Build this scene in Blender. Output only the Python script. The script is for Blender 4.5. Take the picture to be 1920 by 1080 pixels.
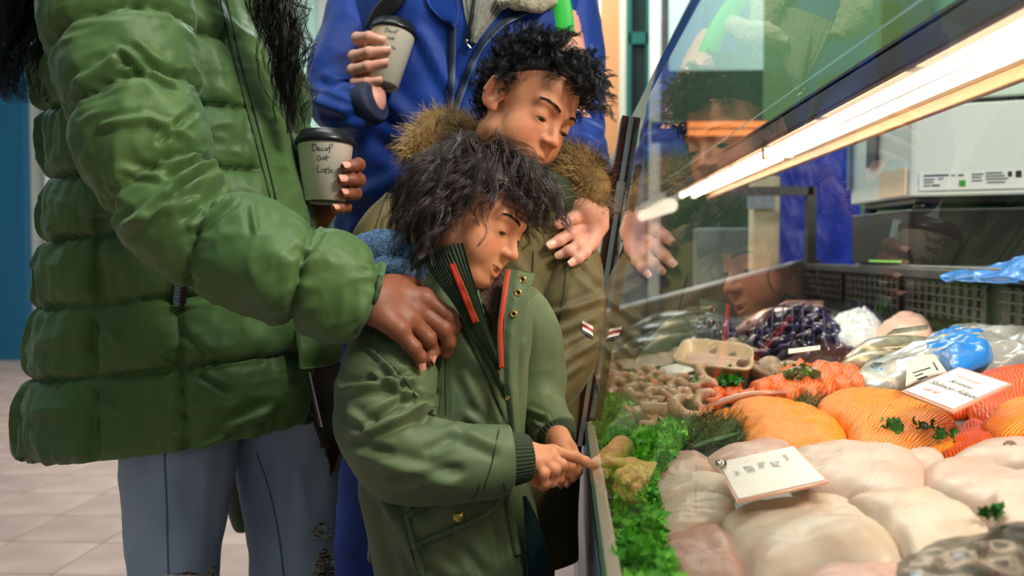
import bpy, math, random
import numpy as np
from mathutils import Vector
from mathutils.bvhtree import BVHTree

sc = bpy.context.scene
for o in list(bpy.data.objects):
    bpy.data.objects.remove(o)
# ------------------------------------------------------------------ camera
FPX = 1800.0
CAM = np.array([0.0, 0.0, 0.92])
YAW, PITCH = math.radians(3.05), math.radians(-2.07)
FWD = np.array([-math.sin(YAW) * math.cos(PITCH), math.cos(YAW) * math.cos(PITCH), math.sin(PITCH)])
RGT = np.array([math.cos(YAW), math.sin(YAW), 0.0])
UPV = np.cross(RGT, FWD)
cd = bpy.data.cameras.new('camera')
cam = bpy.data.objects.new('camera', cd)
sc.collection.objects.link(cam)
cam.location = CAM
cam.rotation_euler = (math.pi / 2 + PITCH, 0, YAW)
cd.sensor_width = 36.0
cd.lens = FPX / 1920 * 36
cd.clip_start = 0.02
cd.dof.use_dof = True
cd.dof.focus_distance = 1.32
cd.dof.aperture_fstop = 4.2
sc.camera = cam
# ------------------------------------------------------------------ view, world, lights
sc.view_settings.view_transform = 'Standard'
sc.view_settings.look = 'None'
sc.view_settings.gamma = 1.0
sc.view_settings.use_curve_mapping = False
sc.view_settings.exposure = 0.12
sc.cycles.use_denoising = True
sc.cycles.max_bounces = 10
sc.cycles.transparent_max_bounces = 16
w = bpy.data.worlds.new('hall_light')
sc.world = w
w.use_nodes = True
w.node_tree.nodes['Background'].inputs[0].default_value = (0.62, 0.86, 0.84, 1)
w.node_tree.nodes['Background'].inputs[1].default_value = 0.21

def area(name, loc, target, sx, sy, watts, col):
    l = bpy.data.lights.new(name, 'AREA')
    l.shape = 'RECTANGLE'; l.size = sx; l.size_y = sy; l.energy = watts; l.color = col
    o = bpy.data.objects.new(name, l)
    sc.collection.objects.link(o)
    o.location = loc
    d = Vector(target) - Vector(loc)
    o.rotation_euler = d.to_track_quat('-Z', 'Y').to_euler()
    return o
area('hall_lamp_warm', (1.5, 0.1, 2.7), (-0.2, 1.4, 0.9), 0.8, 0.5, 70, (1.0, 0.92, 0.78))
area('hall_lamp_top', (-0.3, 1.0, 3.2), (-0.3, 1.4, 0.0), 1.6, 0.5, 30, (0.95, 1.0, 0.92))
area('hall_lamp_cool', (-2.4, 2.2, 3.2), (-0.4, 1.6, 0.8), 0.8, 2.0, 16, (0.66, 0.90, 1.0))
area('hall_lamp_far', (-0.5, 5.4, 3.6), (-0.5, 5.8, 0.0), 4.0, 2.5, 270, (0.90, 1.0, 0.97))

# ------------------------------------------------------------------ helpers: projection
def P(px, py, Z):
    return CAM + Z * (FWD + RGT * ((px - 960) / FPX) - UPV * ((py - 540) / FPX))
def PP(pts):
    return np.array([P(*p) for p in pts], float)
def pix(V):
    d = np.asarray(V, float) - CAM
    z = d @ FWD
    return np.stack([960 + FPX * (d @ RGT) / z, 540 - FPX * (d @ UPV) / z, z], -1)
def ray_plane(px, py, n, d):
    r = P(px, py, 1.0) - CAM
    n = np.array(n, float)
    t = (d - n @ CAM) / (n @ r)
    return CAM + t * r
# ------------------------------------------------------------------ helpers: noise
_rs = np.random.RandomState(11)
_LAT = (_rs.rand(32, 32, 32).astype(np.float32) * 2 - 1)
def noise(p, scale=1.0, seed=0.0):
    q = np.asarray(p, float) * scale + seed * 7.31 + 100
    i = np.floor(q).astype(np.int64)
    f = q - i
    f = f * f * (3 - 2 * f)
    i0 = i % 32; i1 = (i + 1) % 32
    x0, y0, z0 = i0[..., 0], i0[..., 1], i0[..., 2]
    x1, y1, z1 = i1[..., 0], i1[..., 1], i1[..., 2]
    fx, fy, fz = f[..., 0], f[..., 1], f[..., 2]
    c = lambda a, b, d: _LAT[a, b, d]
    a0 = c(x0, y0, z0) * (1 - fx) + c(x1, y0, z0) * fx
    a1 = c(x0, y1, z0) * (1 - fx) + c(x1, y1, z0) * fx
    b0 = c(x0, y0, z1) * (1 - fx) + c(x1, y0, z1) * fx
    b1 = c(x0, y1, z1) * (1 - fx) + c(x1, y1, z1) * fx
    return (a0 * (1 - fy) + a1 * fy) * (1 - fz) + (b0 * (1 - fy) + b1 * fy) * fz
def fbm(p, scale, seed=0, octs=3):
    s, a, t = 0, 1.0, 0
    for k in range(octs):
        s = s + a * noise(p, scale * 2 ** k, seed + k); t += a; a *= .5
    return s / t
def ridge(p, scale, seed=0):
    return 1 - np.abs(noise(p, scale, seed)) * 2
# ------------------------------------------------------------------ helpers: materials
def lin(c):
    c = np.array(c, float) / 255
    return tuple(np.where(c <= .04045, c / 12.92, ((c + .055) / 1.055) ** 2.4)) + (1.0,)
def pm(name, col, rough=.5, metal=0., var=0., vscale=8., bump=0., bscale=60., sss=0., sheen=0., coat=0., spec=.5, attr=None, col2=None, stretch=None, emit=0., detail=4., bump2=0., b2scale=400.):
    m = bpy.data.materials.new(name)
    m.use_nodes = True
    nt = m.node_tree; N = nt.nodes; L = nt.links
    b = N['Principled BSDF']
    b.inputs['Base Color'].default_value = lin(col)
    b.inputs['Roughness'].default_value = rough
    b.inputs['Metallic'].default_value = metal
    b.inputs['Specular IOR Level'].default_value = spec
    if sss:
        b.inputs['Subsurface Weight'].default_value = sss
        b.inputs['Subsurface Radius'].default_value = (.012, .004, .002)
        b.inputs['Subsurface Scale'].default_value = 1.0
    if sheen:
        b.inputs['Sheen Weight'].default_value = sheen
        b.inputs['Sheen Roughness'].default_value = .4
    if coat:
        b.inputs['Coat Weight'].default_value = coat
        b.inputs['Coat Roughness'].default_value = .12
    if emit:
        b.inputs['Emission Color'].default_value = lin(col)
        b.inputs['Emission Strength'].default_value = emit
    tc = N.new('ShaderNodeTexCoord')
    vec = tc.outputs['Object']
    if stretch:
        mp = N.new('ShaderNodeMapping'); mp.inputs['Scale'].default_value = stretch
        L.new(vec, mp.inputs['Vector']); vec = mp.outputs['Vector']
    src = None
    if attr:
        a = N.new('ShaderNodeAttribute'); a.attribute_name = attr; src = a.outputs['Color']
        L.new(src, b.inputs['Base Color'])
    if var:
        n = N.new('ShaderNodeTexNoise'); n.inputs['Scale'].default_value = vscale; n.inputs['Detail'].default_value = detail
        L.new(vec, n.inputs['Vector'])
        mx = N.new('ShaderNodeMix'); mx.data_type = 'RGBA'
        c = np.array(lin(col)); c2 = np.array(lin(col2)) if col2 else c * (1 - var)
        rmp = N.new('ShaderNodeMapRange'); rmp.inputs[1].default_value = .32; rmp.inputs[2].default_value = .68
        L.new(n.outputs['Fac'], rmp.inputs[0])
        L.new(rmp.outputs[0], mx.inputs['Factor'])
        mx.inputs['A'].default_value = tuple(c); mx.inputs['B'].default_value = (c2[0], c2[1], c2[2], 1)
        if attr:
            mx.blend_type = 'MULTIPLY'
            L.new(src, mx.inputs['A'])
            mx.inputs['B'].default_value = (1 - var, 1 - var, 1 - var, 1)
        L.new(mx.outputs['Result'], b.inputs['Base Color'])
    hgt = None
    if bump:
        n2 = N.new('ShaderNodeTexNoise'); n2.inputs['Scale'].default_value = bscale; n2.inputs['Detail'].default_value = 5
        L.new(vec, n2.inputs['Vector'])
        bp = N.new('ShaderNodeBump'); bp.inputs['Strength'].default_value = bump; bp.inputs['Distance'].default_value = .004
        L.new(n2.outputs['Fac'], bp.inputs['Height'])
        hgt = bp
    if bump2:
        n3 = N.new('ShaderNodeTexNoise'); n3.inputs['Scale'].default_value = b2scale; n3.inputs['Detail'].default_value = 2
        L.new(tc.outputs['Object'], n3.inputs['Vector'])
        bp2 = N.new('ShaderNodeBump'); bp2.inputs['Strength'].default_value = bump2; bp2.inputs['Distance'].default_value = .001
        L.new(n3.outputs['Fac'], bp2.inputs['Height'])
        if hgt: L.new(hgt.outputs['Normal'], bp2.inputs['Normal'])
        hgt = bp2
    if hgt: L.new(hgt.outputs['Normal'], b.inputs['Normal'])
    return m
def emat(name, col, strength):
    m = bpy.data.materials.new(name); m.use_nodes = True
    N = m.node_tree.nodes; N.clear()
    e = N.new('ShaderNodeEmission'); e.inputs[0].default_value = lin(col); e.inputs[1].default_value = strength
    o = N.new('ShaderNodeOutputMaterial'); m.node_tree.links.new(e.outputs[0], o.inputs[0])
    return m
def glassmat(name, tint=(0.97, 1.0, 0.985), ior=1.5, rough=0.0, gain=1.0):
    """thin sheet of glass: transmits straight through, mirrors by Fresnel"""
    m = bpy.data.materials.new(name); m.use_nodes = True
    N = m.node_tree.nodes; L = m.node_tree.links; N.clear()
    t = N.new('ShaderNodeBsdfTransparent'); t.inputs[0].default_value = (*tint, 1)
    g = N.new('ShaderNodeBsdfGlossy'); g.inputs['Roughness'].default_value = rough
    fr = N.new('ShaderNodeFresnel'); fr.inputs['IOR'].default_value = ior
    mul = N.new('ShaderNodeMath'); mul.operation = 'MULTIPLY'; mul.inputs[1].default_value = gain; mul.use_clamp = True
    mx = N.new('ShaderNodeMixShader'); o = N.new('ShaderNodeOutputMaterial')
    L.new(fr.outputs[0], mul.inputs[0]); L.new(mul.outputs[0], mx.inputs[0]); L.new(t.outputs[0], mx.inputs[1]); L.new(g.outputs[0], mx.inputs[2]); L.new(mx.outputs[0], o.inputs[0])
    return m
# ------------------------------------------------------------------ helpers: objects
def mesh(name, V, F, m, parent=None, smooth=True, col=None, kind=None, label=None, origin=None):
    V = np.asarray(V, float)
    if parent is not None:
        ox = WORLD_LOC[parent.name]
    elif origin is not None:
        ox = np.array(origin, float)
    else:
        ox = V.mean(0); ox = np.array([ox[0], ox[1], V[:, 2].min()])
    me = bpy.data.meshes.new(name)
    if isinstance(F, np.ndarray):
        k = F.shape[1]
        me.vertices.add(len(V)); me.vertices.foreach_set('co', (V - ox).astype(np.float32).ravel())
        me.loops.add(F.size); me.loops.foreach_set('vertex_index', F.astype(np.int32).ravel())
        me.polygons.add(len(F)); me.polygons.foreach_set('loop_start', np.arange(0, F.size, k, dtype=np.int32))
        me.update(calc_edges=True)
    else:
        me.from_pydata((V - ox).tolist(), [], F)
    me.validate()
    if smooth: me.polygons.foreach_set('use_smooth', np.ones(len(me.polygons), bool))
    if col is not None:
        a = me.attributes.new('tint', 'FLOAT_COLOR', 'POINT')
        c = np.ones((len(V), 4), np.float32); c[:, :3] = col
        a.data.foreach_set('color', c.ravel())
    me.materials.append(m)
    o = bpy.data.objects.new(name, me)
    sc.collection.objects.link(o)
    WORLD_LOC[o.name] = ox
    if parent is not None:
        o.parent = parent
        o.location = (0, 0, 0)
    else:
        o.location = ox
    if kind: o['kind'] = kind
    if label: o['label'] = label
    return o
WORLD_LOC = {}
def thing(name, label, cat, loc, group=None):
    o = bpy.data.objects.new(name, None); sc.collection.objects.link(o)
    o.empty_display_size = .05
    o.location = loc; o['label'] = label; o['category'] = cat
    if group: o['group'] = group
    WORLD_LOC[o.name] = np.array(loc, float)
    return o
def tag(o, label, cat, group=None):
    o['label'] = label; o['category'] = cat
    if group: o['group'] = group
    return o
def join(*parts):
    Vs, Fs, n = [], [], 0
    for V, F in parts:
        Vs.append(np.asarray(V, float)); 
        Fs += [[i + n for i in f] for f in (F.tolist() if isinstance(F, np.ndarray) else F)]
        n += len(V)
    return np.concatenate(Vs), Fs
def box(x0, x1, y0, y1, z0, z1, bev=0.0):
    if bev <= 0:
        V = [(x, y, z) for z in (z0, z1) for y in (y0, y1) for x in (x0, x1)]
        return np.array(V, float), [[0, 2, 3, 1], [4, 5, 7, 6], [0, 1, 5, 4], [2, 6, 7, 3], [0, 4, 6, 2], [1, 3, 7, 5]]
    b = min(bev, (x1 - x0) / 2.01, (y1 - y0) / 2.01, (z1 - z0) / 2.01)
    import bmesh
    bm = bmesh.new(); bmesh.ops.create_cube(bm, size=1)
    for v in bm.verts:
        v.co = ((x0 + x1) / 2 + v.co.x * (x1 - x0), (y0 + y1) / 2 + v.co.y * (y1 - y0), (z0 + z1) / 2 + v.co.z * (z1 - z0))
    bmesh.ops.bevel(bm, geom=bm.edges[:], offset=b, segments=2, affect='EDGES', profile=.5)
    bm.verts.index_update()
    V = np.array([v.co[:] for v in bm.verts]); F = [[v.index for v in f.verts] for f in bm.faces]
    bm.free()
    return V, F
def prism(poly, z0, z1):
    n = len(poly); V = [(p[0], p[1], z0) for p in poly] + [(p[0], p[1], z1) for p in poly]
    F = [list(range(n))[::-1], list(range(n, 2 * n))] + [[i, (i + 1) % n, n + (i + 1) % n, n + i] for i in range(n)]
    return np.array(V, float), F
def slab(q, t):
    """thin solid from quad corners q (4x3), thickness t along its normal"""
    q = np.array(q, float); n = np.cross(q[1] - q[0], q[3] - q[0]); n /= np.linalg.norm(n)
    V = np.concatenate([q, q + n * t])
    k = len(q)
    if t < 0: V = np.concatenate([q + n * t, q])
    return V, [list(range(k))[::-1], list(range(k, 2 * k))] + [[i, (i + 1) % k, k + (i + 1) % k, k + i] for i in range(k)]
def cr(pts, n):
    """Catmull-Rom resample of polyline (m,d) to n points evenly by parameter of arc length"""
    pts = np.asarray(pts, float); m = len(pts)
    if m == 2:
        t = np.linspace(0, 1, n)[:, None]; return pts[0] * (1 - t) + pts[1] * t
    ext = np.concatenate([[2 * pts[0] - pts[1]], pts, [2 * pts[-1] - pts[-2]]])
    seg = []
    K = 24
    for i in range(m - 1):
        p0, p1, p2, p3 = ext[i:i + 4]
        t = np.linspace(0, 1, K, endpoint=False)[:, None]
        seg.append(.5 * ((2 * p1) + (-p0 + p2) * t + (2 * p0 - 5 * p1 + 4 * p2 - p3) * t ** 2 + (-p0 + 3 * p1 - 3 * p2 + p3) * t ** 3))
    d = np.concatenate(seg + [pts[-1:]])
    k = min(3, d.shape[1])
    s = np.concatenate([[0], np.cumsum(np.linalg.norm(np.diff(d[:, :k], axis=0), axis=1))])
    q = np.linspace(0, s[-1], n)
    return np.stack([np.interp(q, s, d[:, j]) for j in range(d.shape[1])], -1)
def grid_faces(n, m, wrap=True):
    """n rings of m vertices"""
    i = np.arange(n - 1)[:, None]; j = np.arange(m if wrap else m - 1)[None]
    j2 = (j + 1) % m
    return np.stack([i * m + j, i * m + j2, (i + 1) * m + j2, (i + 1) * m + j], -1).reshape(-1, 4)
def frames(c):
    t = np.gradient(c, axis=0); t /= np.linalg.norm(t, axis=1)[:, None] + 1e-12
    ref = np.array([0, 0, 1.0]) if abs(t[0, 2]) < .9 else np.array([1.0, 0, 0])
    u = np.cross(ref, t[0]); u /= np.linalg.norm(u); U = [u]
    for i in range(1, len(c)):
        u = u - t[i] * (u @ t[i]); u /= np.linalg.norm(u) + 1e-12; U.append(u)
    U = np.array(U); return t, U, np.cross(t, U)
def tube(pts, r, n=None, m=12, cap=True, flat=1.0, disp=None, up=None):
    """swept tube through world points; r scalar or list per point; flat scales one axis; disp(pos, s, theta, normal)->metres"""
    pts = np.asarray(pts, float)
    rr = np.full(len(pts), r, float) if np.isscalar(r) else np.asarray(r, float)
    n = n or max(2, (len(pts) - 1) * 6 + 1)
    q = cr(np.concatenate([pts, rr[:, None]], 1), n)
    c, rr = q[:, :3], q[:, 3]
    t, U, W = frames(c)
    if up is not None:
        upv = np.asarray(up, float)
        W = upv[None] - t * (t @ upv)[:, None]; W /= np.linalg.norm(W, axis=1)[:, None]; U = np.cross(W, t)
    th = np.linspace(0, 2 * np.pi, m, endpoint=False)
    nrm = U[:, None] * np.cos(th)[None, :, None] + W[:, None] * (np.sin(th) * flat)[None, :, None]
    V = c[:, None] + nrm * rr[:, None, None]
    if disp is not None:
        nn = nrm / (np.linalg.norm(nrm, axis=2, keepdims=True) + 1e-9)
        s = np.linspace(0, 1, n)[:, None] * np.ones((1, m))
        V = V + nn * disp(V, s, th[None] * np.ones((n, 1)), nn)[..., None]
    V = V.reshape(-1, 3); F = grid_faces(n, m)
    if cap:
        V = np.concatenate([V, c[:1], c[-1:]])
        a, b = n * m, n * m + 1
        F = F.tolist()
        F += [[a, (j + 1) % m, j] for j in range(m)] + [[b, (n - 1) * m + j, (n - 1) * m + (j + 1) % m] for j in range(m)]
    return V, F
def lathe(prof, c, axis=(0, 0, 1), m=32, start=None):
    """prof: list of (r, h) along axis from point c"""
    ax = np.array(axis, float); ax /= np.linalg.norm(ax)
    u = np.cross(ax, [0, 1, 0.01]); u /= np.linalg.norm(u); v = np.cross(ax, u)
    th = np.linspace(0, 2 * np.pi, m, endpoint=False)
    prof = np.array(prof, float); n = len(prof)
    V = np.array(c, float) + prof[:, None, 1:2] * ax + prof[:, None, 0:1] * (u * np.cos(th)[:, None] + v * np.sin(th)[:, None])[None]
    return V.reshape(-1, 3), grid_faces(n, m)
def sheet(curves, nu, nv, thick=.003, disp=None, rough=0):
    """surface through several curves of world points; solid"""
    C = np.array([cr(np.asarray(c, float), nu) for c in curves])           # k,nu,3
    G = np.stack([cr(C[:, i], nv) for i in range(nu)], 1)                  # nv,nu,3
    du = np.gradient(G, axis=1); dv = np.gradient(G, axis=0)
    n = np.cross(du, dv); n /= np.linalg.norm(n, axis=2, keepdims=True) + 1e-12
    if ((CAM - G) * n).sum() < 0: n = -n
    if disp is not None:
        uu, vv = np.meshgrid(np.linspace(0, 1, nu), np.linspace(0, 1, nv))
        G = G + n * disp(uu, vv, G)[..., None]
    A = G.reshape(-1, 3); B = (G - n * thick).reshape(-1, 3)
    k = len(A); F = grid_faces(nv, nu, False).tolist()
    F2 = [[i + k for i in f[::-1]] for f in F]
    rim = [i for i in range(nu)] + [(j + 1) * nu - 1 for j in range(1, nv)] + [(nv - 1) * nu + i for i in range(nu - 2, -1, -1)] + [j * nu for j in range(nv - 2, 0, -1)]
    F3 = [[rim[i], rim[(i + 1) % len(rim)], rim[(i + 1) % len(rim)] + k, rim[i] + k] for i in range(len(rim))]
    return np.concatenate([A, B]), F + F2 + F3
def bvh_of(*parts):
    V, F = join(*parts)
    return BVHTree.FromPolygons(V.tolist(), F)
def hit(b, px, py, off=0.0, Z=None):
    d = P(px, py, 1.0) - CAM; d /= np.linalg.norm(d)
    r = b.ray_cast(Vector(CAM), Vector(d))
    if r[0] is None:
        return P(px, py, Z) if Z else None
    return np.array(r[0]) - d * off
def on(b, pts, off=.002, n=None, Z=1.3):
    q = cr(np.array(pts, float), n or len(pts) * 8)
    z = None; out = []
    for a in q:
        h = hit(b, a[0], a[1], off)
        if h is None: h = P(a[0], a[1], z or Z)
        z = pix(h)[2]; out.append(h)
    out = np.array(out)
    if len(out) > 4:
        k = out.copy()
        k[1:-1] = (out[:-2] + out[1:-1] * 2 + out[2:]) / 4
        out = k
    return out
def strands(polys, r, taper=.25, sides=3):
    """hair: polys (N,K,3) -> thin tapered tubes"""
    C = np.asarray(polys, float); N, K, _ = C.shape
    t = np.gradient(C, axis=1); t /= np.linalg.norm(t, axis=2, keepdims=True) + 1e-12
    ref = np.array([.31, .52, .79]); u = np.cross(t, ref); u /= np.linalg.norm(u, axis=2, keepdims=True) + 1e-9
    v = np.cross(t, u)
    rr = (np.asarray(r) * np.ones(N))[:, None] * np.linspace(1, taper, K)[None]
    th = np.arange(sides) * 2 * np.pi / sides
    V = C[:, :, None] + rr[..., None, None] * (u[:, :, None] * np.cos(th)[:, None] + v[:, :, None] * np.sin(th)[:, None])
    V = V.reshape(-1, 3)
    i = np.arange(N)[:, None, None]; k = np.arange(K - 1)[None, :, None]; j = np.arange(sides)[None, None]
    j2 = (j + 1) % sides; b = i * K * sides
    F = np.stack([b + k * sides + j, b + k * sides + j2, b + (k + 1) * sides + j2, b + (k + 1) * sides + j], -1).reshape(-1, 4)
    return V, F
def textobj(name, s, size, org, ux, uy, m, parent, ext=.0006, align='LEFT', shear=0):
    cu = bpy.data.curves.new(name, 'FONT'); cu.body = s; cu.size = size; cu.extrude = 0; cu.align_x = align; cu.shear = shear
    o = bpy.data.objects.new('tmp', cu); sc.collection.objects.link(o)
    dg = bpy.context.evaluated_depsgraph_get(); dg.update()
    me = bpy.data.meshes.new_from_object(o.evaluated_get(dg))
    v = np.zeros(len(me.vertices) * 3, np.float32); me.vertices.foreach_get('co', v); v = v.reshape(-1, 3)
    F = [list(p.vertices) for p in me.polygons]
    bpy.data.objects.remove(o)
    ux = np.array(ux, float); uy = np.array(uy, float); ux /= np.linalg.norm(ux); uy /= np.linalg.norm(uy); nz = np.cross(ux, uy)
    V = np.array(org) + v[:, :1] * ux + v[:, 1:2] * uy + nz * ext
    return mesh(name, V, F, m, parent, smooth=False)
# ------------------------------------------------------------------ helpers: implicit surfaces
def ell(p, c, r):
    q = (p - np.array(c)); r = np.array(r)
    k0 = np.sqrt(((q / r) ** 2).sum(-1)); k1 = np.sqrt(((q / r ** 2) ** 2).sum(-1)) + 1e-9
    return k0 * (k0 - 1) / k1
def cap(p, a, b, ra, rb=None):
    a = np.array(a, float); b = np.array(b, float); rb = ra if rb is None else rb
    d = b - a; q = p - a
    t = np.clip((q @ d) / (d @ d + 1e-12), 0, 1)
    return np.sqrt(((q - t[..., None] * d) ** 2).sum(-1)) - (ra + (rb - ra) * t)
def smin(a, b, k):
    h = np.maximum(k - np.abs(a - b), 0) / k
    return np.minimum(a, b) - h * h * k * .25
def smax(a, b, k):
    return -smin(-a, -b, k)
def surfnet(f, lo, hi, h):
    """naive surface nets on a sparse-evaluated grid; f(points)->signed distance"""
    lo = np.array(lo, float); hi = np.array(hi, float); B = 4
    nb = np.maximum(np.ceil((hi - lo) / (h * B)).astype(int), 1); n = nb * B + 1
    g = [lo[k] + h * B * (np.arange(nb[k]) + .5) for k in range(3)]
    C = np.stack(np.meshgrid(*g, indexing='ij'), -1)
    dc = f(C.reshape(-1, 3)).reshape(nb)
    act = np.abs(dc) < h * B * 1.5
    val = np.repeat(np.repeat(np.repeat(dc, B, 0), B, 1), B, 2)
    val = np.pad(val, ((0, 1),) * 3, mode='edge').astype(np.float32)
    am = np.zeros(n, bool)
    for dx in range(B + 1):
        for dy in range(B + 1):
            for dz in range(B + 1):
                am[dx:dx + nb[0] * B:B, dy:dy + nb[1] * B:B, dz:dz + nb[2] * B:B] |= act
    idx = np.argwhere(am)
    pts = lo + idx * h
    out = np.empty(len(pts), np.float32)
    for s in range(0, len(pts), 200000):
        out[s:s + 200000] = f(pts[s:s + 200000])
    val[am] = out
    ins = val < 0
    a = ins[:-1, :-1, :-1]; cnt = np.zeros(a.shape, np.int8)
    for dx in (0, 1):
        for dy in (0, 1):
            for dz in (0, 1):
                cnt += ins[dx:n[0] - 1 + dx, dy:n[1] - 1 + dy, dz:n[2] - 1 + dz]
    cell = np.argwhere((cnt > 0) & (cnt < 8))
    cid = -np.ones(a.shape, np.int64); cid[tuple(cell.T)] = np.arange(len(cell))
    offs = np.array([(x, y, z) for x in (0, 1) for y in (0, 1) for z in (0, 1)])
    cv = np.stack([val[tuple((cell + o).T)] for o in offs], 1)
    acc = np.zeros((len(cell), 3)); num = np.zeros(len(cell))
    for i in range(8):
        for j in range(i + 1, 8):
            if np.abs(offs[i] - offs[j]).sum() == 1:
                va, vb = cv[:, i], cv[:, j]; mk = (va < 0) != (vb < 0)
                t = np.where(mk, va / np.where(mk, va - vb, 1), 0)
                acc += mk[:, None] * (offs[i] + t[:, None] * (offs[j] - offs[i])); num += mk
    V = lo + (cell + acc / np.maximum(num, 1)[:, None]) * h
    F = []
    for ax in range(3):
        o1, o2 = [(1, 2), (2, 0), (0, 1)][ax]
        sl0 = [slice(None)] * 3; sl1 = [slice(None)] * 3
        sl0[ax] = slice(0, -1); sl1[ax] = slice(1, None)
        e = np.argwhere(ins[tuple(sl0)] != ins[tuple(sl1)])
        ok = (e[:, o1] > 0) & (e[:, o2] > 0) & (e[:, o1] < n[o1] - 1) & (e[:, o2] < n[o2] - 1)
        e = e[ok]
        d1 = np.zeros(3, int); d1[o1] = 1; d2 = np.zeros(3, int); d2[o2] = 1
        q = np.stack([cid[tuple((e - d1 - d2).T)], cid[tuple((e - d2).T)], cid[tuple(e.T)], cid[tuple((e - d1).T)]], 1)
        flip = ~ins[tuple(e.T)]
        q[flip] = q[flip][:, ::-1]
        F.append(q)
    F = np.concatenate(F); F = F[(F >= 0).all(1)]
    return V, F
# =================================================================== MATERIALS shared
M = {}
M['steel'] = pm('brushed_steel', (150, 152, 156), .38, 1.0, var=.12, vscale=30, stretch=(1, .02, 1))
M['chrome'] = pm('chrome', (205, 200, 198), .16, 1.0)
M['darksteel'] = pm('dark_steel', (88, 86, 88), .45, .7, var=.2, vscale=12)
M['bluegrey'] = pm('painted_blue_grey', (112, 132, 158), .4, .2)
M['plum'] = pm('dark_plum_panel', (66, 58, 68), .35, .1)
M['cream'] = pm('cream_strip', (222, 214, 196), .35)
M['white'] = pm('white_paint', (228, 226, 218), .45)
M['offwhite'] = pm('offwhite_wall', (205, 202, 190), .7, var=.1, vscale=1.5)
M['black'] = pm('black_plastic', (18, 18, 20), .35)
M['blackgloss'] = pm('black_gloss', (20, 18, 20), .28, spec=.3)
M['teal'] = pm('teal_paint', (14, 92, 84), .4)
M['blueteal'] = pm('blue_teal_paint', (22, 92, 128), .5)
M['orange'] = pm('orange_board', (214, 142, 92), .6)
M['mint'] = pm('mint_panel', (204, 238, 224), .6)
M['green'] = pm('green_wall', (98, 176, 84), .6, var=.3, vscale=.7)
M['lime'] = pm('lime_board', (150, 232, 110), .6)
M['darkglass'] = pm('dark_window', (30, 42, 46), .15)
M['skypane'] = pm('pale_blue_pane', (120, 168, 210), .3)
M['reflector'] = pm('lamp_reflector', (84, 54, 38), .5)
M['glassedge'] = pm('green_glass_edge', (10, 104, 72), .45, spec=.2)
M['glass'] = glassmat('display_glass', gain=1.0)
M['clear'] = glassmat('glass_inner_face', tint=(1, 1, 1), gain=0.0)
M['tube'] = emat('fluorescent_tube', (255, 228, 192), 17.0)
M['heat'] = emat('heater_element', (255, 150, 84), 1.6)

# =================================================================== SETTING
FX0, FY0, TS = -4.46, 2.35, .30
tmat = [pm('floor_tile_%s' % n, c, .35, var=.16, vscale=5, col2=c2, bump=.04, bscale=30) for n, c, c2 in (('pale', (196, 164, 154), (172, 140, 132)), ('mid', (188, 156, 147), (166, 134, 126)))]
gm = pm('grout', (140, 122, 116), .8)
V, F = box(-7, 3.5, -2.5, 11, -.05, -.006)
floor = mesh('floor', V, F, gm, None, False, origin=(0, 0, -.05)); floor['kind'] = 'structure'
rt = random.Random(3)
tdata = {}
for i in range(15):
    for j in range(18):
        x, y = FX0 + i * TS, FY0 + j * TS
        k = rt.randrange(2)
        if k not in tdata:
            V, F = box(0, TS - .004, 0, TS - .004, -.012, 0, .0015)
            o = mesh('floor_tile', V + np.array([x, y, 0]), F, tmat[k], floor, False)
            o.data.transform(__import__('mathutils').Matrix.Translation(Vector((-x, -y, 0))))
            o.location = (x, y, 0); tdata[k] = o.data
        else:
            o = bpy.data.objects.new('floor_tile', tdata[k]); sc.collection.objects.link(o); o.parent = floor; o.location = (x, y, 0)
        o.rotation_euler = (0, 0, 0)
rest = []
for i in range(-6, 23):
    for j in range(-14, 28):
        if 0 <= i < 15 and 0 <= j < 18: continue
        x, y = FX0 + i * TS, FY0 + j * TS
        if x < -6.5 or x > 3.2 or y > 10.5 or y < -2.2: continue
        rest.append(box(x, x + TS - .004, y, y + TS - .004, -.012, 0))
V, F = join(*rest)
o = mesh('floor_tiles_far', V, F, tmat[0], floor, False); o['kind'] = 'stuff'
# far wall with shop fronts (aisle side)
V, F = box(-7, .25, 9.2, 9.35, 0, 4.2); o = mesh('wall_far', V, F, M['offwhite'], None, False); o['kind'] = 'structure'
def struct(name, b, m, parent=None):
    o = mesh(name, b[0], b[1], m, parent, False)
    if parent is None: o['kind'] = 'structure'
    return o
wl = struct('wall_left', box(-6.9, -3.95, 8.1, 8.25, 0, 4.0), M['offwhite'])
tr = struct('trim_1', box(-5.02, -4.60, 7.98, 8.1, 0, 4), M['blueteal'])
struct('trim_2', box(-4.42, -4.2, 8.0, 8.1, 0, 4), M['white'])
struct('trim_3', box(-4.0, -3.72, 7.9, 8.25, 0, 4), M['white'])
win = struct('window_1', box(-2.75, -1.65, 9.12, 9.2, 1.5, 4), M['mint'])
struct('window_frame', box(-2.32, -2.24, 9.06, 9.12, 1.5, 4), M['white'], win)
struct('window_sill', box(-2.8, -1.6, 9.0, 9.2, 1.42, 1.5), M['darksteel'], win)
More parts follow.
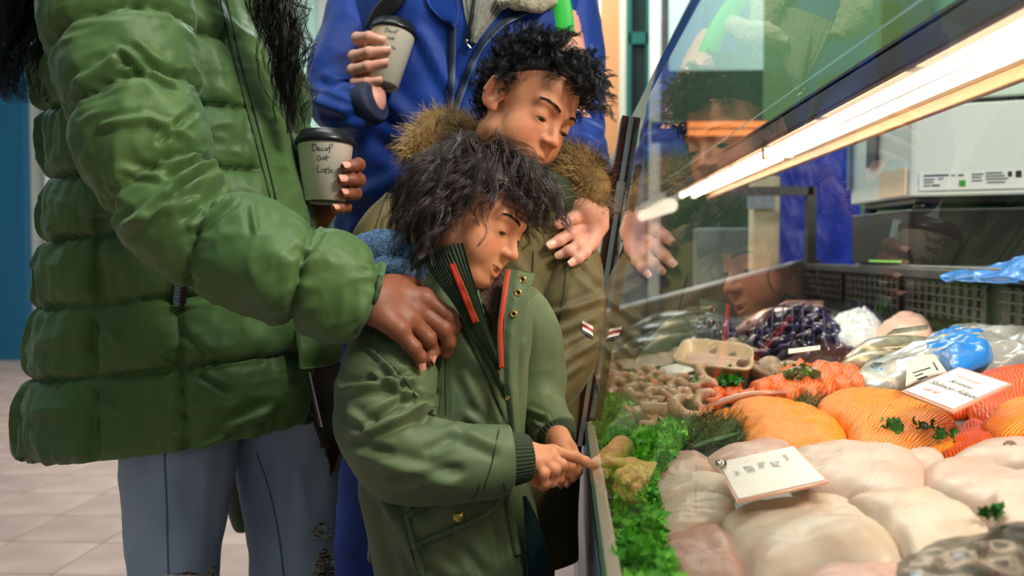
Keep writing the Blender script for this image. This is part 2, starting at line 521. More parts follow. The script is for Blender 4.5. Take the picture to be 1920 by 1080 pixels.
# stall fronts beyond the counter
sf = thing('market_stall', 'row of teal-framed stall windows with cream posts and orange board beyond the blue jacket', 'stall', (.7, 6.4, 0))
def at(px, y): return (px - 1056) / 1800 * y
def stallbox(name, p0, p1, Y, z0, z1, m, dy=.06, par=None):
    b = box(at(p0, Y), at(p1, Y), Y, Y + dy, z0, z1)
    return mesh(name, b[0], b[1], m, par or sf, False)
stallbox('signboard', 1112, 1180, 6.6, 1.55, 3.2, M['orange'])
stallbox('post', 1112, 1124, 6.3, 0, 3.2, M['white'])
stallbox('post', 1160, 1176, 6.3, 0, 3.2, M['cream'])
stallbox('post', 1216, 1240, 5.6, 0, 3.0, M['white'])
stallbox('window_pane', 1124, 1160, 6.45, .9, 1.55, M['darkglass'])
stallbox('window_pane', 1176, 1216, 6.0, 1.65, 3.2, M['darkglass'])
stallbox('window_pane', 1178, 1214, 6.02, .9, 1.62, M['skypane'])
for a, b_, z0, z1 in ((1172, 1181, .6, 3.2), (1208, 1217, .6, 3.2), (1176, 1214, 1.58, 1.68), (1176, 1214, 2.2, 2.27), (1124, 1160, 1.2, 1.26), (1136, 1142, .6, 1.5)):
    stallbox('window_frame', a, b_, 5.95, z0, z1, M['teal'], .04)
stallbox('counter_front', 1100, 1240, 5.8, 0, .85, M['blueteal'])
bp_ = box(at(1238, 5.2), at(1250, 5.2), 5.2, 5.28, 0, 3.0); mesh('post', *bp_, M['darksteel'], sf, False)
# wall behind the counter
wb = struct('wall_back', box(.42, 7, 6.9, 7.05, 0, 4.4), M['green'])
struct('trim_4', box(.56, 1.12, 5.5, 5.6, 1.95, 3.4), M['mint'])
struct('trim_8', box(.56, 1.12, 5.5, 5.6, .0, 1.95), pm('dark_olive_panel', (64, 92, 66), .7, var=.3, vscale=3))
struct('trim_9', box(1.12, 1.75, 5.5, 5.6, .0, 3.4), pm('soft_green_panel', (116, 156, 104), .7, var=.25, vscale=2))
struct('trim_5', box(1.75, 2.02, 5.45, 5.6, 0, 3.4), pm('olive_panel', (104, 128, 72), .7))
struct('trim_6', box(2.02, 2.75, 5.5, 5.6, 0, 3.4), pm('sage_panel', (128, 190, 150), .7))
struct('trim_7', box(2.3, 4.6, 4.6, 4.7, 0.6, 1.9), M['lime'])

# =================================================================== DISPLAY COUNTER
GX0, GZ0, GX1, GZ1 = .043, .64, .120, 1.142
YP = 1.60
deckz = lambda X: .61 + .18 * (X - .1)
DN = np.array([-.18, 0, 1.0]); DD0 = .61 - .018
def deck(px, py, h=0.0): return ray_plane(px, py, DN, DD0 + h)
ct = thing('display_counter', 'long chilled fish display counter with leaning front glass and steel rail', 'counter', (.5, 1.4, 0))
def cpart(name, b, m, smooth=False):
    return mesh(name, b[0], b[1], m, ct, smooth)
cpart('base_panel', box(.043, .9, -.6, 3.45, 0, .40), M['plum'])
cpart('front_band', box(.040, .2, -.6, 3.45, .40, .555, .004), M['bluegrey'])
cpart('front_band', box(.042, .1, -.6, 3.45, .557, .626, .004), M['darksteel'])
cpart('front_rail', box(.036, .052, -.6, YP - .005, .626, .641, .003), M['cream'])
cpart('front_rail', box(.036, .052, YP + .03, 3.45, .626, .641, .003), M['darksteel'])
V, F = slab([(.052, -.6, .60), (.9, -.6, deckz(.9) - .002), (.9, 3.42, deckz(.9) - .002), (.052, 3.42, .60)], -.012)
cpart('deck', (V, F), pm('deck_steel', (96, 100, 98), .35, .6))
cpart('back_wall', box(.85, .88, -.6, 3.42, .60, .875), pm('well_back', (40, 34, 32), .6, spec=.3))
cpart('back_rail', box(.838, .90, -.6, 3.42, .862, .885, .004), M['darksteel'])
VS = pm('vent_slat', (66, 60, 56), .5, .3)
for y0 in (1.45, 1.95, 2.45, 2.95):
    vt = cpart('vent_grille', box(.842, .85, y0, y0 + .44, .775, .855), M['blackgloss'])
    n = 10
    for k in range(n):
        b = box(.838, .842, y0 + .44 * k / n, y0 + .44 * k / n + .006, .775, .855); mesh('slat', *b, VS, vt, False)
    for k in range(4):
        b = box(.837, .841, y0, y0 + .44, .785 + .02 * k, .789 + .02 * k); mesh('slat', *b, VS, vt, False)
poly = [(.07, .60), (.9, .60), (.9, .90), (.85, .89), (.21, .72), (.07, .66)]
V = np.array([(x, 3.42, z) for x, z in poly] + [(x, 3.45, z) for x, z in poly]); k = len(poly)
F = [list(range(k)), list(range(k, 2 * k))[::-1]] + [[i, k + i, k + (i + 1) % k, (i + 1) % k] for i in range(k)]
cpart('end_wall', (V, F), M['darksteel'])
cpart('end_rail', tube([(.07, 3.43, .672), (.21, 3.43, .722), (.86, 3.43, .893)], .012, 12, 8), M['steel'], True)
# panes
def pane(y0, y1, x0=GX0, z0=GZ0, x1=GX1, z1=GZ1, name='glass_pane'):
    t = .009
    V, F = slab([(x0, y0, z0), (x0, y1, z0), (x1, y1, z1), (x1, y0, z1)], -t)
    V = np.array(V)
    o = mesh(name, V, F, M['glass'], ct, False)
    o.data.materials.append(M['clear']); o.data.materials.append(M['glassedge'])
    nv = np.array([-(z1 - z0), 0, x1 - x0]); nv /= np.linalg.norm(nv)
    for p in o.data.polygons:
        d = np.array(p.normal) @ nv
        p.material_index = 0 if d > .9 else (1 if d < -.9 else 2)
    return o
gp = pane(-.6, YP - .004)
pane(YP + .03, 3.42)
# chrome joint post
def lean(z): return GX0 + (GX1 - GX0) * (z - GZ0) / (GZ1 - GZ0)
def strip(name, y0, y1, off0, off1, m, z0=.60, z1=1.142):
    nx = np.array([-(GZ1 - GZ0), 0, GX1 - GX0]); nx /= np.linalg.norm(nx)
    q = [np.array([lean(z), y, z]) + nx * off0 for y, z in ((y0, z0), (y1, z0), (y1, z1), (y0, z1))]
    return cpart(name, slab(q, off0 - off1), m)
strip('joint_post', YP - .014, YP + .05, .013, .024, pm('post_maroon', (92, 52, 46), .18, .7))
strip('joint_post', YP - .020, YP + .05, .006, .013, M['chrome'], .60)
strip('joint_post', YP - .012, YP + .05, .000, .006, pm('post_dark_brown', (70, 58, 54), .2, .8))  # dark brown metal strip of the post, next to the pane
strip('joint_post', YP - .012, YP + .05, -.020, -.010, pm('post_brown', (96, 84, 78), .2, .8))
strip('post_clip', YP - .024, YP + .054, .004, .016, M['steel'], .985, 1.035)
# canopy shelf of glass over the lamp
V, F = slab([(.343, -.6, 1.165), (.343, 3.4, 1.165), (.85, 3.4, 1.172), (.85, -.6, 1.172)], .003)
o = mesh('canopy_glass', V, F, M['clear'], ct, False); o.data.materials.append(pm('pale_glass_edge', (176, 226, 200), .15))
for p in o.data.polygons:
    if p.normal.x < -.5: p.material_index = 1
# lamp fixture
lf = thing('strip_light', 'twin fluorescent strip light fixture running along above the fish', 'lamp', (.45, 1.3, 1.12))
def lpart(name, b, m, smooth=False): return mesh(name, b[0], b[1], m, lf, smooth)
LY0, LY1 = -.5, 3.43
lpart('housing', box(.362, .374, LY0, LY1, 1.118, 1.152, .002), M['darksteel'])
lpart('housing_top', box(.362, .52, LY0, LY1, 1.146, 1.154), M['darksteel'])
lpart('reflector', box(.374, .505, LY0, LY1, 1.1385, 1.1455), M['reflector'])
lpart('rim', box(.504, .517, LY0, LY1, 1.112, 1.146, .002), pm('cream_rim', (176, 146, 110), .4))
for X in (.4125, .4540):
    for (a, b) in ((-.45, .75), (.77, 1.97), (1.99, 3.38)):
        lpart('tube', tube([(X, a, 1.122), (X, b, 1.122)], .0078, 3, 16), M['tube'], True)
    for y in (-.46, .76, 1.98, 3.39):
        lpart('lamp_holder', box(X - .009, X + .009, y - .012, y + .012, 1.111, 1.1385, .002), M['cream'])
lpart('diffuser_strip', box(.476, .502, LY0, LY1, 1.128, 1.137), pm('ribbed_plastic', (190, 170, 140), .3, bump=.6, bscale=300))
for y in np.arange(.3, 3.3, .38):
    lpart('clip', box(.378, .388, y, y + .03, 1.120, 1.1385), M['cream'])
lpart('bracket', box(.50, .86, 3.36, 3.4, 1.12, 1.15), M['darksteel'])
lpart('bracket', box(.84, .87, 3.36, 3.4, .88, 1.15), M['darksteel'])
lpart('bracket', box(.50, .86, .2, .24, 1.148, 1.165), M['darksteel'])
# next counter's lamp further on
ln = thing('strip_light', 'short pale lamp stub continuing beyond the end of the counter', 'lamp', (.45, 4.6, 1.12))
V, F = tube([(.4325, 3.9, 1.112), (.4325, 5.3, 1.124)], .028, 3, 12); mesh('tube', V, F, emat('far_tube', (255, 240, 215), 2.2), ln)
V, F = box(.39, .48, 3.9, 5.3, 1.142, 1.165); mesh('housing', V, F, M['white'], ln, False)
# infrared heater at the end (orange twin bars)
ht = thing('heat_lamp', 'twin orange heater bars with black ends mounted across behind counter', 'heater', (.75, 4.3, 1.5))
Yh = 4.3
for py in (234, 249):
    c0, c1 = P(1288, py, Yh), P(1440, py - 1, Yh)
    V, F = tube([c0, c1], .014, 3, 10); mesh('heater_bar', V, F, M['heat'], ht)
    for a, b in ((1225, 1289), (1439, 1560)):
        V, F = tube([P(a, py, Yh), P(b, py - 1, Yh)], .016, 3, 8); mesh('end_cap', V, F, M['black'], ht)
V, F = box(P(1225, 240, Yh)[0], P(1560, 240, Yh)[0], Yh + .14, Yh + .18, P(1300, 262, Yh)[2], P(1300, 222, Yh)[2]); mesh('backing', V, F, M['darksteel'], ht, False)
V, F = box(P(1500, 240, Yh)[0], P(1515, 240, Yh)[0], Yh + .18, Yh + .21, 0, 1.5); mesh('stand', V, F, M['darksteel'], ht, False)

# =================================================================== BEHIND THE COUNTER
sh = thing('steel_shelf', 'narrow steel shelf along counter back carrying the scale', 'shelf', (1.1, 2.1, .85))
mesh('shelf_plate', *box(.843, 1.5, 1.3, 2.83, .862, .892, .003), M['steel'], sh, False)
for y in (1.4, 2.7):
    mesh('leg', *box(1.42, 1.46, y, y + .04, 0, .862), M['darksteel'], sh, False)
    mesh('leg', *box(.905, .945, y, y + .04, 0, .862), M['darksteel'], sh, False)
SA, SB, SC, SD = (.818, 2.80), (.846, 2.40), (1.20, 2.26), (1.25, 2.72)
def inset(poly, k):
    c = np.mean(poly, 0); return [tuple(c + (np.array(p) - c) * k) for p in poly]
def rprism(poly, z0, z1, b=.012):
    """prism with softened vertical corners and bevelled top/bottom"""
    pts = []
    n = len(poly)
    for i in range(n):
        a, p, c = [np.array(poly[k % n], float) for k in (i - 1, i, i + 1)]
        u = (a - p) / np.linalg.norm(a - p); v = (c - p) / np.linalg.norm(c - p)
        for t in (0, .5, 1):
            pts.append(p + (u * (1 - t) ** 2 + v * t ** 2) * b)
    pts = np.array(pts); c = pts.mean(0); m = len(pts)
    R = [(z0, .985), (z0 + .004, 1), (z1 - .004, 1), (z1, .985)]
    V = np.concatenate([np.column_stack([c + (pts - c) * s, np.full(m, z)]) for z, s in R])
    F = grid_faces(4, m).tolist() + [list(range(m))[::-1], list(range(3 * m, 4 * m))]
    return V, F
bb = thing('cash_drawer', 'black metal drawer box under the white scale on steel shelf', 'drawer', (1.0, 2.5, .892))
PB = inset([SA, SB, SC, SD], .985)
mesh('body', *rprism(PB, .892, 1.026), M['blackgloss'], bb, False)
mesh('top_edge', *rprism(inset(PB, 1.01), 1.020, 1.0275), M['darksteel'], bb, False)
mesh('trim_strip', *box(.83, .834, 2.42, 2.66, .897, .902), M['lime'], bb, False)
scl = thing('shop_scale', 'white weighing scale housing with rating label above black drawer', 'scale', (1.0, 2.5, 1.0275))
WH = pm('scale_white', (214, 222, 216), .3)
mesh('housing', *rprism([SA, SB, SC, SD], 1.058, 1.278), WH, scl, False)
mesh('lid', *rprism(inset([SA, SB, SC, SD], 1.03), 1.288, 1.325), pm('scale_lid', (206, 226, 212), .3), scl, False)
mesh('lid_gasket', *rprism(inset([SA, SB, SC, SD], .97), 1.277, 1.289), M['black'], scl, False)
mesh('base_plate', *rprism(inset([SA, SB, SC, SD], .86), 1.040, 1.060), M['black'], scl, False)
for p in inset([SA, SB, SC, SD], .8):
    V, F = lathe([(0, 0), (.016, 0), (.02, .006), (.014, .02), (0, .02)], (p[0], p[1], 1.0265), m=14); mesh('foot', V, F, M['black'], scl)
# side details (vertical slots on the aisle side)
sA, sB = np.array(SA), np.array(SB)
def sidebox(t0, t1, z0, z1, m, name, out=.004):
    a, b = sA + (sB - sA) * t0, sA + (sB - sA) * t1
    n = np.array([(sB - sA)[1], -(sB - sA)[0]]); n /= np.linalg.norm(n)
    if n[0] > 0: n = -n
    q = [(*(a + n * out), z0), (*(b + n * out), z0), (*(b + n * out), z1), (*(a + n * out), z1)]
    V, F = slab(q, .006); mesh(name, V, F, m, scl, False)
sidebox(.36, .52, 1.15, 1.27, pm('slot_grey', (74, 84, 96), .4), 'slot')
sidebox(.0, .06, 1.10, 1.27, M['bluegrey'], 'edge_strip')
sidebox(.58, .97, 1.062, 1.13, pm('warm_white', (228, 200, 172), .35), 'side_cover', .003)
# rating label on the end
sC = np.array(SC)
ex = (sC - sB) / np.linalg.norm(sC - sB); nrm2 = np.array([ex[1], -ex[0]])
def lab(t0, t1, z0, z1, m, name, out=.0035):
    a, b = sB + ex * t0, sB + ex * t1
    q = [(*(a + nrm2 * out), z0), (*(b + nrm2 * out), z0), (*(b + nrm2 * out), z1), (*(a + nrm2 * out), z1)]
    V, F = slab(q, .0008); return mesh(name, V, F, m, scl, False)
lab(.02, .255, 1.072, 1.118, pm('label_silver', (222, 226, 222), .4), 'rating_label', .003)
lab(.108, .122, 1.080, 1.0945, pm('green_mark', (20, 150, 40), .5), 'green_mark', .0045)
INK = pm('ink_black', (30, 28, 30), .6)
INKG = pm('ink_grey', (120, 122, 124), .6)
for (t0, t1, z, m) in ((.03, .085, 1.106, INK), (.03, .055, 1.097, INKG), (.062, .074, 1.098, INKG), (.03, .052, 1.090, INKG), (.03, .045, 1.082, INKG), (.048, .066, 1.082, INK), (.09, .100, 1.105, INKG), (.106, .118, 1.105, INK), (.135, .160, 1.106, INKG), (.135, .156, 1.099, INKG), (.135, .158, 1.091, INKG), (.165, .200, 1.108, INKG), (.165, .205, 1.101, INKG), (.165, .212, 1.094, INKG), (.168, .206, 1.086, INKG)):
    lab(t0, t1, z, z + .0035, m, 'print_line', .0045)
lab(.212, .220, 1.100, 1.112, INK, 'print_mark', .0045); lab(.228, .240, 1.098, 1.113, INK, 'print_mark', .0045)
# bright blue plastic bag on the shelf edge
BLP = pm('blue_plastic', (40, 140, 240), .25, var=.3, vscale=14, bump=.4, bscale=40)
gl = P(1775, 524, 2.15); g1 = P(1960, 500, 1.95)
V, F = sheet([[P(1766, 520, 2.11), P(1840, 506, 1.98), P(1960, 474, 1.80)], [P(1767, 521, 2.08), P(1840, 512, 1.90), P(1960, 488, 1.68)], [P(1770, 527, 2.06), P(1840, 530, 1.88), P(1960, 530, 1.62)]], 50, 30, .004, lambda u, v, G: .007 * fbm(G, 30, 3) + .008 * ridge(G * [1, 1, 3], 16, 5))
tag(mesh('plastic_bag', V, F, BLP, None), 'crumpled bright blue plastic bag hanging over the steel shelf edge', 'bag')
# blue tarpaulin and cream post behind
BT = pm('blue_tarp', (10, 52, 196), .45, var=.35, vscale=5, bump=.6, bscale=10)
q = [[P(1450, 250, 3.75), P(1520, 252, 3.75), P(1612, 240, 3.75)], [P(1455, 400, 3.72), P(1530, 400, 3.70), P(1612, 400, 3.72)], [P(1455, 915, 3.74), P(1530, 915, 3.70), P(1612, 915, 3.72)]]
V, F = sheet(q, 50, 50, .006, lambda u, v, G: .02 * fbm(G, 7, 4) + .010 * ridge(G * [1, 1, .35] + G[..., 2:3] * .4, 16, 2))
tag(mesh('blue_tarpaulin', V, F, BT, None), 'creased deep blue plastic sheet hanging behind the counter beside cream post', 'tarpaulin')
ps = P(1404, 500, 3.6); pe = P(1452, 500, 3.6)
tag(mesh('post', *box(ps[0], pe[0], 3.56, 3.66, 0, 1.2, .006), pm('cream_post', (206, 192, 160), .5), None), 'cream square post standing behind the counter end beside blue sheet', 'post')
V, F = box(P(1300, 400, 3.9)[0], P(1402, 400, 3.9)[0], 3.85, 3.95, .0, 1.02, .01)
tag(mesh('cabinet', V, F, pm('grey_green_cabinet', (136, 150, 146), .5, var=.2, vscale=4), None), 'grey steel cabinet standing beyond the counter end', 'cabinet')
V, F = box(P(1402, 420, 3.5)[0], P(1452, 420, 3.5)[0], 3.546, 3.56, P(0, 392, 3.5)[2], P(0, 350, 3.5)[2]); tag(mesh('notice', V, F, pm('notice_grey', (150, 160, 172), .5), None, False), 'small grey notice fixed on the cream post', 'notice')
# black gadget above the scale at the top right
mg = thing('price_gun', 'black handled label gun lying on top of the white scale', 'label gun', tuple(P(1885, 195, 2.45)))
V, F = tube([P(1870, 190, 2.45), P(1900, 170, 2.45), P(1960, 118, 2.4)], [.018, .026, .03], 10, 10, flat=.7); mesh('handle', V, F, M['black'], mg)
V, F = tube([P(1860, 192, 2.45), P(1905, 186, 2.45)], .022, 6, 10); mesh('head', V, F, M['black'], mg)
# =================================================================== FISH AND OTHER GOODS ON THE DECK
def closed(pts, n):
    pts = np.asarray(pts, float)
    e = np.concatenate([pts[-2:], pts, pts[:3]])
    q = cr(e, n * 4)
    d = np.concatenate([[0], np.cumsum(np.linalg.norm(np.diff(e, axis=0), axis=1))])
    k = cr(e, 4000); s = np.linspace(0, d[-1], 4000)
    i0 = np.argmin(np.linalg.norm(k[:1200] - pts[0], axis=1)); i1 = 2000 + np.argmin(np.linalg.norm(k[2000:] - pts[0], axis=1))
    idx = np.linspace(i0, i1, n, endpoint=False).astype(int)
    return k[idx]
def pillow(outline, H, base=.0, n=72, nr=16, p=2.6, q=2.2, disp=None, ruffle=0., seed=0):
    """solid rounded slab over a closed outline of world points (its foot); grows H along z"""
    o = closed(outline, n); c = o.mean(0)
    if ruffle:
        dirs = o - c; dirs /= np.linalg.norm(dirs, axis=1)[:, None]
        o = o + dirs * (ruffle * fbm(o, 60, seed, 2))[:, None]
    t = np.linspace(1, 0.02, nr)
    h = H * (1 - t ** p) ** (1 / q)
    G = c + (o - c)[None] * t[:, None, None]
    # lip: start slightly inside at the foot, bulge outward
    foot = c + (o - c) * .97
    V = np.concatenate([foot[None], G]); hh = np.concatenate([[0], h + H * .22])
    V = V + np.array([0, 0, 1.0]) * (hh[:, None, None] - H * .22 + base)
    if disp is not None:
        w_ = np.concatenate([[0], 1 - t ** 6])[:, None]
        V[..., 2] += disp(V) * w_
    nrg = nr + 1
    F = grid_faces(nrg, n).tolist() + [list(range((nrg - 1) * n, nrg * n)), list(range(n))[::-1]]
    return V.reshape(-1, 3), F
def dk(pts, h): return np.array([deck(x, y, h) for x, y in pts])
def stripes(name, c1, c2, scale, rot, dist=3.0, bump=.5, var=.25, c3=None):
    m = pm(name, c1, .42, spec=.3, coat=.05)
    N = m.node_tree.nodes; L = m.node_tree.links; b = N['Principled BSDF']
    b.inputs['Subsurface Weight'].default_value = .15; b.inputs['Subsurface Radius'].default_value = (.01, .004, .002)
    tc = N['Texture Coordinate']
    mp = N.new('ShaderNodeMapping'); mp.inputs['Rotation'].default_value = (0, 0, rot); L.new(tc.outputs['Object'], mp.inputs['Vector'])
    wv = N.new('ShaderNodeTexWave'); wv.inputs['Scale'].default_value = scale; wv.inputs['Distortion'].default_value = dist; wv.inputs['Detail'].default_value = 2; wv.inputs['Detail Scale'].default_value = .6
    L.new(mp.outputs[0], wv.inputs['Vector'])
    r = N.new('ShaderNodeValToRGB'); r.color_ramp.elements[0].position = .55; r.color_ramp.elements[1].position = .97
    r.color_ramp.elements[0].color = lin(c1); r.color_ramp.elements[1].color = lin(c2)
    L.new(wv.outputs['Fac'], r.inputs[0])
    nz = N.new('ShaderNodeTexNoise'); nz.inputs['Scale'].default_value = 14; L.new(tc.outputs['Object'], nz.inputs['Vector'])
    mx = N.new('ShaderNodeMix'); mx.data_type = 'RGBA'; rm = N.new('ShaderNodeMapRange'); rm.inputs[1].default_value = .4; rm.inputs[2].default_value = .7; rm.inputs[4].default_value = var
    L.new(nz.outputs['Fac'], rm.inputs[0]); L.new(rm.outputs[0], mx.inputs['Factor']); L.new(r.outputs[0], mx.inputs['A']); mx.inputs['B'].default_value = lin(c3 or c2)
    L.new(mx.outputs['Result'], b.inputs['Base Color'])
    bp = N.new('ShaderNodeBump'); bp.inputs['Strength'].default_value = bump; bp.inputs['Distance'].default_value = .002; bp.invert = True
    L.new(wv.outputs['Fac'], bp.inputs['Height']); L.new(bp.outputs[0], b.inputs['Normal'])
    return m
def flesh(name, c1, c2, vs=14):
    m = pm(name, c1, .45, var=1, col2=c2, vscale=vs, sss=.2, coat=.08, spec=.35, bump=.3, bscale=60)
    return m
COD = [flesh('cod_flesh_a', (206, 192, 182), (200, 164, 150)), flesh('cod_flesh_b', (208, 196, 184), (196, 170, 146)), flesh('cod_flesh_c', (204, 178, 168), (190, 134, 120))]
cods = [
 ([(1218, 880), (1240, 855), (1290, 850), (1335, 858), (1345, 885), (1300, 898), (1235, 908)], .026, .000, 2, 'small pinkish white fish fillet roll at the back of the four by the parsley'),
 ([(1212, 925), (1240, 897), (1300, 886), (1355, 884), (1378, 905), (1350, 932), (1280, 938), (1225, 948)], .026, .002, 1, 'white fish fillet roll with orange-tinted end beside the parsley, second of the four'),
 ([(1212, 990), (1232, 950), (1280, 932), (1345, 926), (1382, 940), (1372, 965), (1310, 985), (1235, 1010)], .026, .002, 1, 'white fish fillet roll beside the parsley, third of the four from the back'),
 ([(1226, 1020), (1285, 990), (1345, 978), (1378, 1010), (1402, 1060), (1400, 1110), (1300, 1120), (1240, 1080)], .030, .000, 2, 'thick pink-tinged white fillet at the near end beside the parsley'),
 ([(1345, 980), (1370, 950), (1440, 930), (1560, 918), (1640, 960), (1700, 1035), (1640, 1062), (1520, 1062), (1415, 1095), (1375, 1050)], .036, .000, 1, 'largest smooth white fillet lying in front of the cod price card'),
 ([(1316, 858), (1370, 836), (1440, 822), (1492, 826), (1500, 860), (1440, 880), (1380, 885), (1330, 878)], .028, .002, 2, 'white fillet half hidden behind the cod price card'),
 ([(1478, 842), (1545, 826), (1640, 834), (1720, 848), (1742, 880), (1725, 918), (1660, 938), (1585, 922), (1510, 915), (1480, 880)], .034, .004, 0, 'broad white fillet lying just right of the cod price card'),
 ([(1572, 940), (1640, 926), (1700, 918), (1768, 935), (1830, 962), (1872, 1005), (1830, 1015), (1770, 1022), (1720, 1046), (1672, 1010), (1630, 972)], .034, .004, 1, 'wing-shaped white fillet folded over the big front fillet'),
 ([(1728, 870), (1790, 858), (1880, 872), (1990, 900), (1990, 1000), (1900, 1010), (1850, 960), (1790, 935), (1738, 915)], .036, .000, 0, 'long white fillet running to the frame edge under the salmon'),
 ([(1700, 1060), (1745, 1022), (1815, 1002), (1880, 1014), (1850, 1040), (1770, 1055)], .020, .000, 1, 'small pale fillet end tucked beneath the wing-shaped fillet'),
 ([(1770, 862), (1810, 838), (1880, 824), (1990, 838), (1990, 905), (1880, 880), (1810, 876)], .028, .006, 0, 'flat white fillet with a dark round spot below the salmon'),
 ([(1690, 856), (1715, 842), (1760, 846), (1775, 868), (1720, 876)], .022, .004, 0, 'little white fillet piece between two broad fillets by salmon'),
 ([(1490, 1100), (1540, 1060), (1640, 1048), (1720, 1060), (1700, 1120), (1560, 1140)], .018, .000, 2, 'pinkish fillet at the near front below the largest white fillet'),
]
for i, (pl, H, base, mi, lb) in enumerate(cods):
    sd = 3 + i * 1.7
    o = dk(pl, base + .55 * H) - np.array([0, 0, .55 * H])
    V, F = pillow(o, H * .9, 0, p=3.6, disp=lambda V, sd=sd, H=H: .009 * fbm(V, 13, sd) * (H / .03) + .003 * ridge(V * [1, 2.2, 1], 20, sd) + .0012 * ridge(V * [1, 2.5, 1], 70, sd))
    ob = tag(mesh('fish_fillet', V, F, COD[mi], None), lb, 'fish fillet', 'white fish fillets at the front of the counter')
    if i == 10:
        c = hit(bvh_of((V, F)), 1893, 834, -.0005)
        if c is not None:
            V2, F2 = lathe([(0, .0015), (.004, .002), (.006, .001), (.0075, -.002)], c, (-.3, -.5, .8), 16)
            mesh('dark_spot', V2, F2, pm('spot_brown', (120, 92, 74), .4), ob)
# dark-skinned fish at the near corner
DSK = pm('brown_fish_skin', (56, 38, 33), .3, var=.5, vscale=40, bump=.3, bscale=120, coat=.4)
o = dk([(1660, 1090), (1720, 1052), (1800, 1030), (1880, 1008), (1990, 985), (2020, 1060), (1900, 1130), (1700, 1150)], .006)
tag(mesh('whole_fish', *pillow(o, .022, 0, disp=lambda V: .006 * fbm(V, 30, 9)), DSK, None), 'dark brown skinned fish at the near right corner of the display', 'fish')
# salmon
def salm(i, rot, sc_=46, dist=5, c1=(255, 122, 22), c2=(255, 196, 120), c3=(255, 88, 14)): return stripes('salmon_flesh_%s' % 'abcdefgh'[i], c1, c2, sc_, rot, dist, .6, .75, c3)
sals = [
 ([(1360, 768), (1385, 748), (1430, 742), (1480, 748), (1540, 768), (1582, 795), (1588, 832), (1530, 838), (1450, 838), (1408, 832), (1392, 810), (1378, 790)], .026, .006, .95, 'orange salmon fillet with ragged tail edge nearest the bay leaf'),
 ([(1530, 752), (1560, 732), (1610, 726), (1680, 730), (1750, 752), (1792, 782), (1796, 815), (1765, 832), (1690, 842), (1610, 842), (1590, 820), (1585, 795), (1545, 775)], .030, .006, .85, 'broad orange salmon fillet in front of the salmon price card'),
 ([(1815, 760), (1822, 715), (1850, 690), (1910, 682), (2000, 690), (2000, 780), (1920, 790), (1860, 785)], .030, .008, .35, 'deep orange salmon fillet behind the salmon price card at the edge'),
 ([(1838, 792), (1870, 765), (1930, 752), (2000, 756), (2000, 812), (1920, 815), (1870, 812)], .024, .014, 1.25, 'ribbed salmon fillet at the picture edge below the price card'),
 ([(1760, 845), (1785, 812), (1820, 790), (1860, 800), (1905, 838), (1880, 852), (1810, 858)], .020, .000, .2, 'smooth red-orange salmon fillet lying low between white fish and card'),
 ([(1880, 842), (1905, 818), (1960, 810), (2000, 830), (1980, 862), (1910, 858)], .018, .000, .9, 'small orange salmon fillet corner touching the white fish'),
 ([(1290, 800), (1330, 778), (1380, 762), (1402, 770), (1370, 790), (1320, 808)], .014, .000, .3, 'thin orange salmon tail piece beside the dill'),
 ([(1750, 740), (1770, 712), (1810, 702), (1850, 720), (1840, 755), (1790, 770)], .022, .000, .6, 'salmon fillet lying hidden underneath the salmon price card'),
]
for i, (pl, H, base, rot, lb) in enumerate(sals):
    sd = 40 + i * 2.3
    o = dk(pl, base + .55 * H) - np.array([0, 0, .55 * H])
    deep = i in (2, 4, 5, 7)
    V, F = pillow(o, H, 0, n=110, nr=24, p=3.2, ruffle=.006, seed=sd, disp=lambda V, sd=sd: .008 * fbm(V, 12, sd) + .004 * ridge(V * [1.0, 2.5, 1], 24, sd))
    tag(mesh('salmon_fillet', V, F, salm(i, rot, 70 if i < 4 else 80, 6, (244, 116, 10) if not deep else (234, 84, 8), (252, 186, 84) if not deep else (236, 110, 36), (246, 148, 24) if not deep else (224, 66, 6)), None), lb, 'salmon fillet', 'salmon fillets around the price card')
# strip of pale salmon skin
SK = pm('salmon_skin', (206, 138, 112), .3, var=.3, vscale=30, coat=.4)
pts = [deck(x, y, h) for x, y, h in ((1288, 778, .012), (1330, 762, .022), (1385, 744, .03), (1440, 737, .03), (1495, 737, .018))]
V, F = tube(pts, [.006, .010, .011, .009, .004], 40, 12, flat=.55, up=(0, 0, 1))
tag(mesh('salmon_skin_strip', V, F, SK, None), 'curled pale pink salmon skin strip lying across the fillets', 'fish skin')
rr = random.Random(8)
# small salmon chunks
CH = stripes('salmon_chunk_flesh', (232, 96, 20), (240, 150, 80), 60, .5, 3, .4, .5, (222, 70, 12))
base_o = None
chunks = [(1455, 728), (1482, 712), (1510, 722), (1535, 708), (1565, 704), (1592, 712), (1520, 738), (1548, 726), (1578, 722), (1605, 724), (1475, 738), (1430, 742), (1405, 752), (1500, 705), (1340, 752), (1375, 738)]
for i, (x, y) in enumerate(chunks):
    a = rr.uniform(0, 6.28); rx, ry = rr.uniform(20, 30), rr.uniform(10, 15)
    pl = [(x + rx * math.cos(t + .0) , y + ry * math.sin(t)) for t in np.linspace(0, 6.28, 8)[:-1]]
    V, F = pillow(dk(pl, .006 + .012 * rr.random()), rr.uniform(.016, .026), 0, n=44, nr=10, p=3.4, ruffle=.016, seed=i, disp=lambda V, i=i: .012 * fbm(V, 38, i))
    tag(mesh('salmon_chunk', V, F, CH, None), 'small bright orange salmon chunk in the heap behind the fillets', 'salmon chunk', 'salmon chunks heaped behind the fillets')
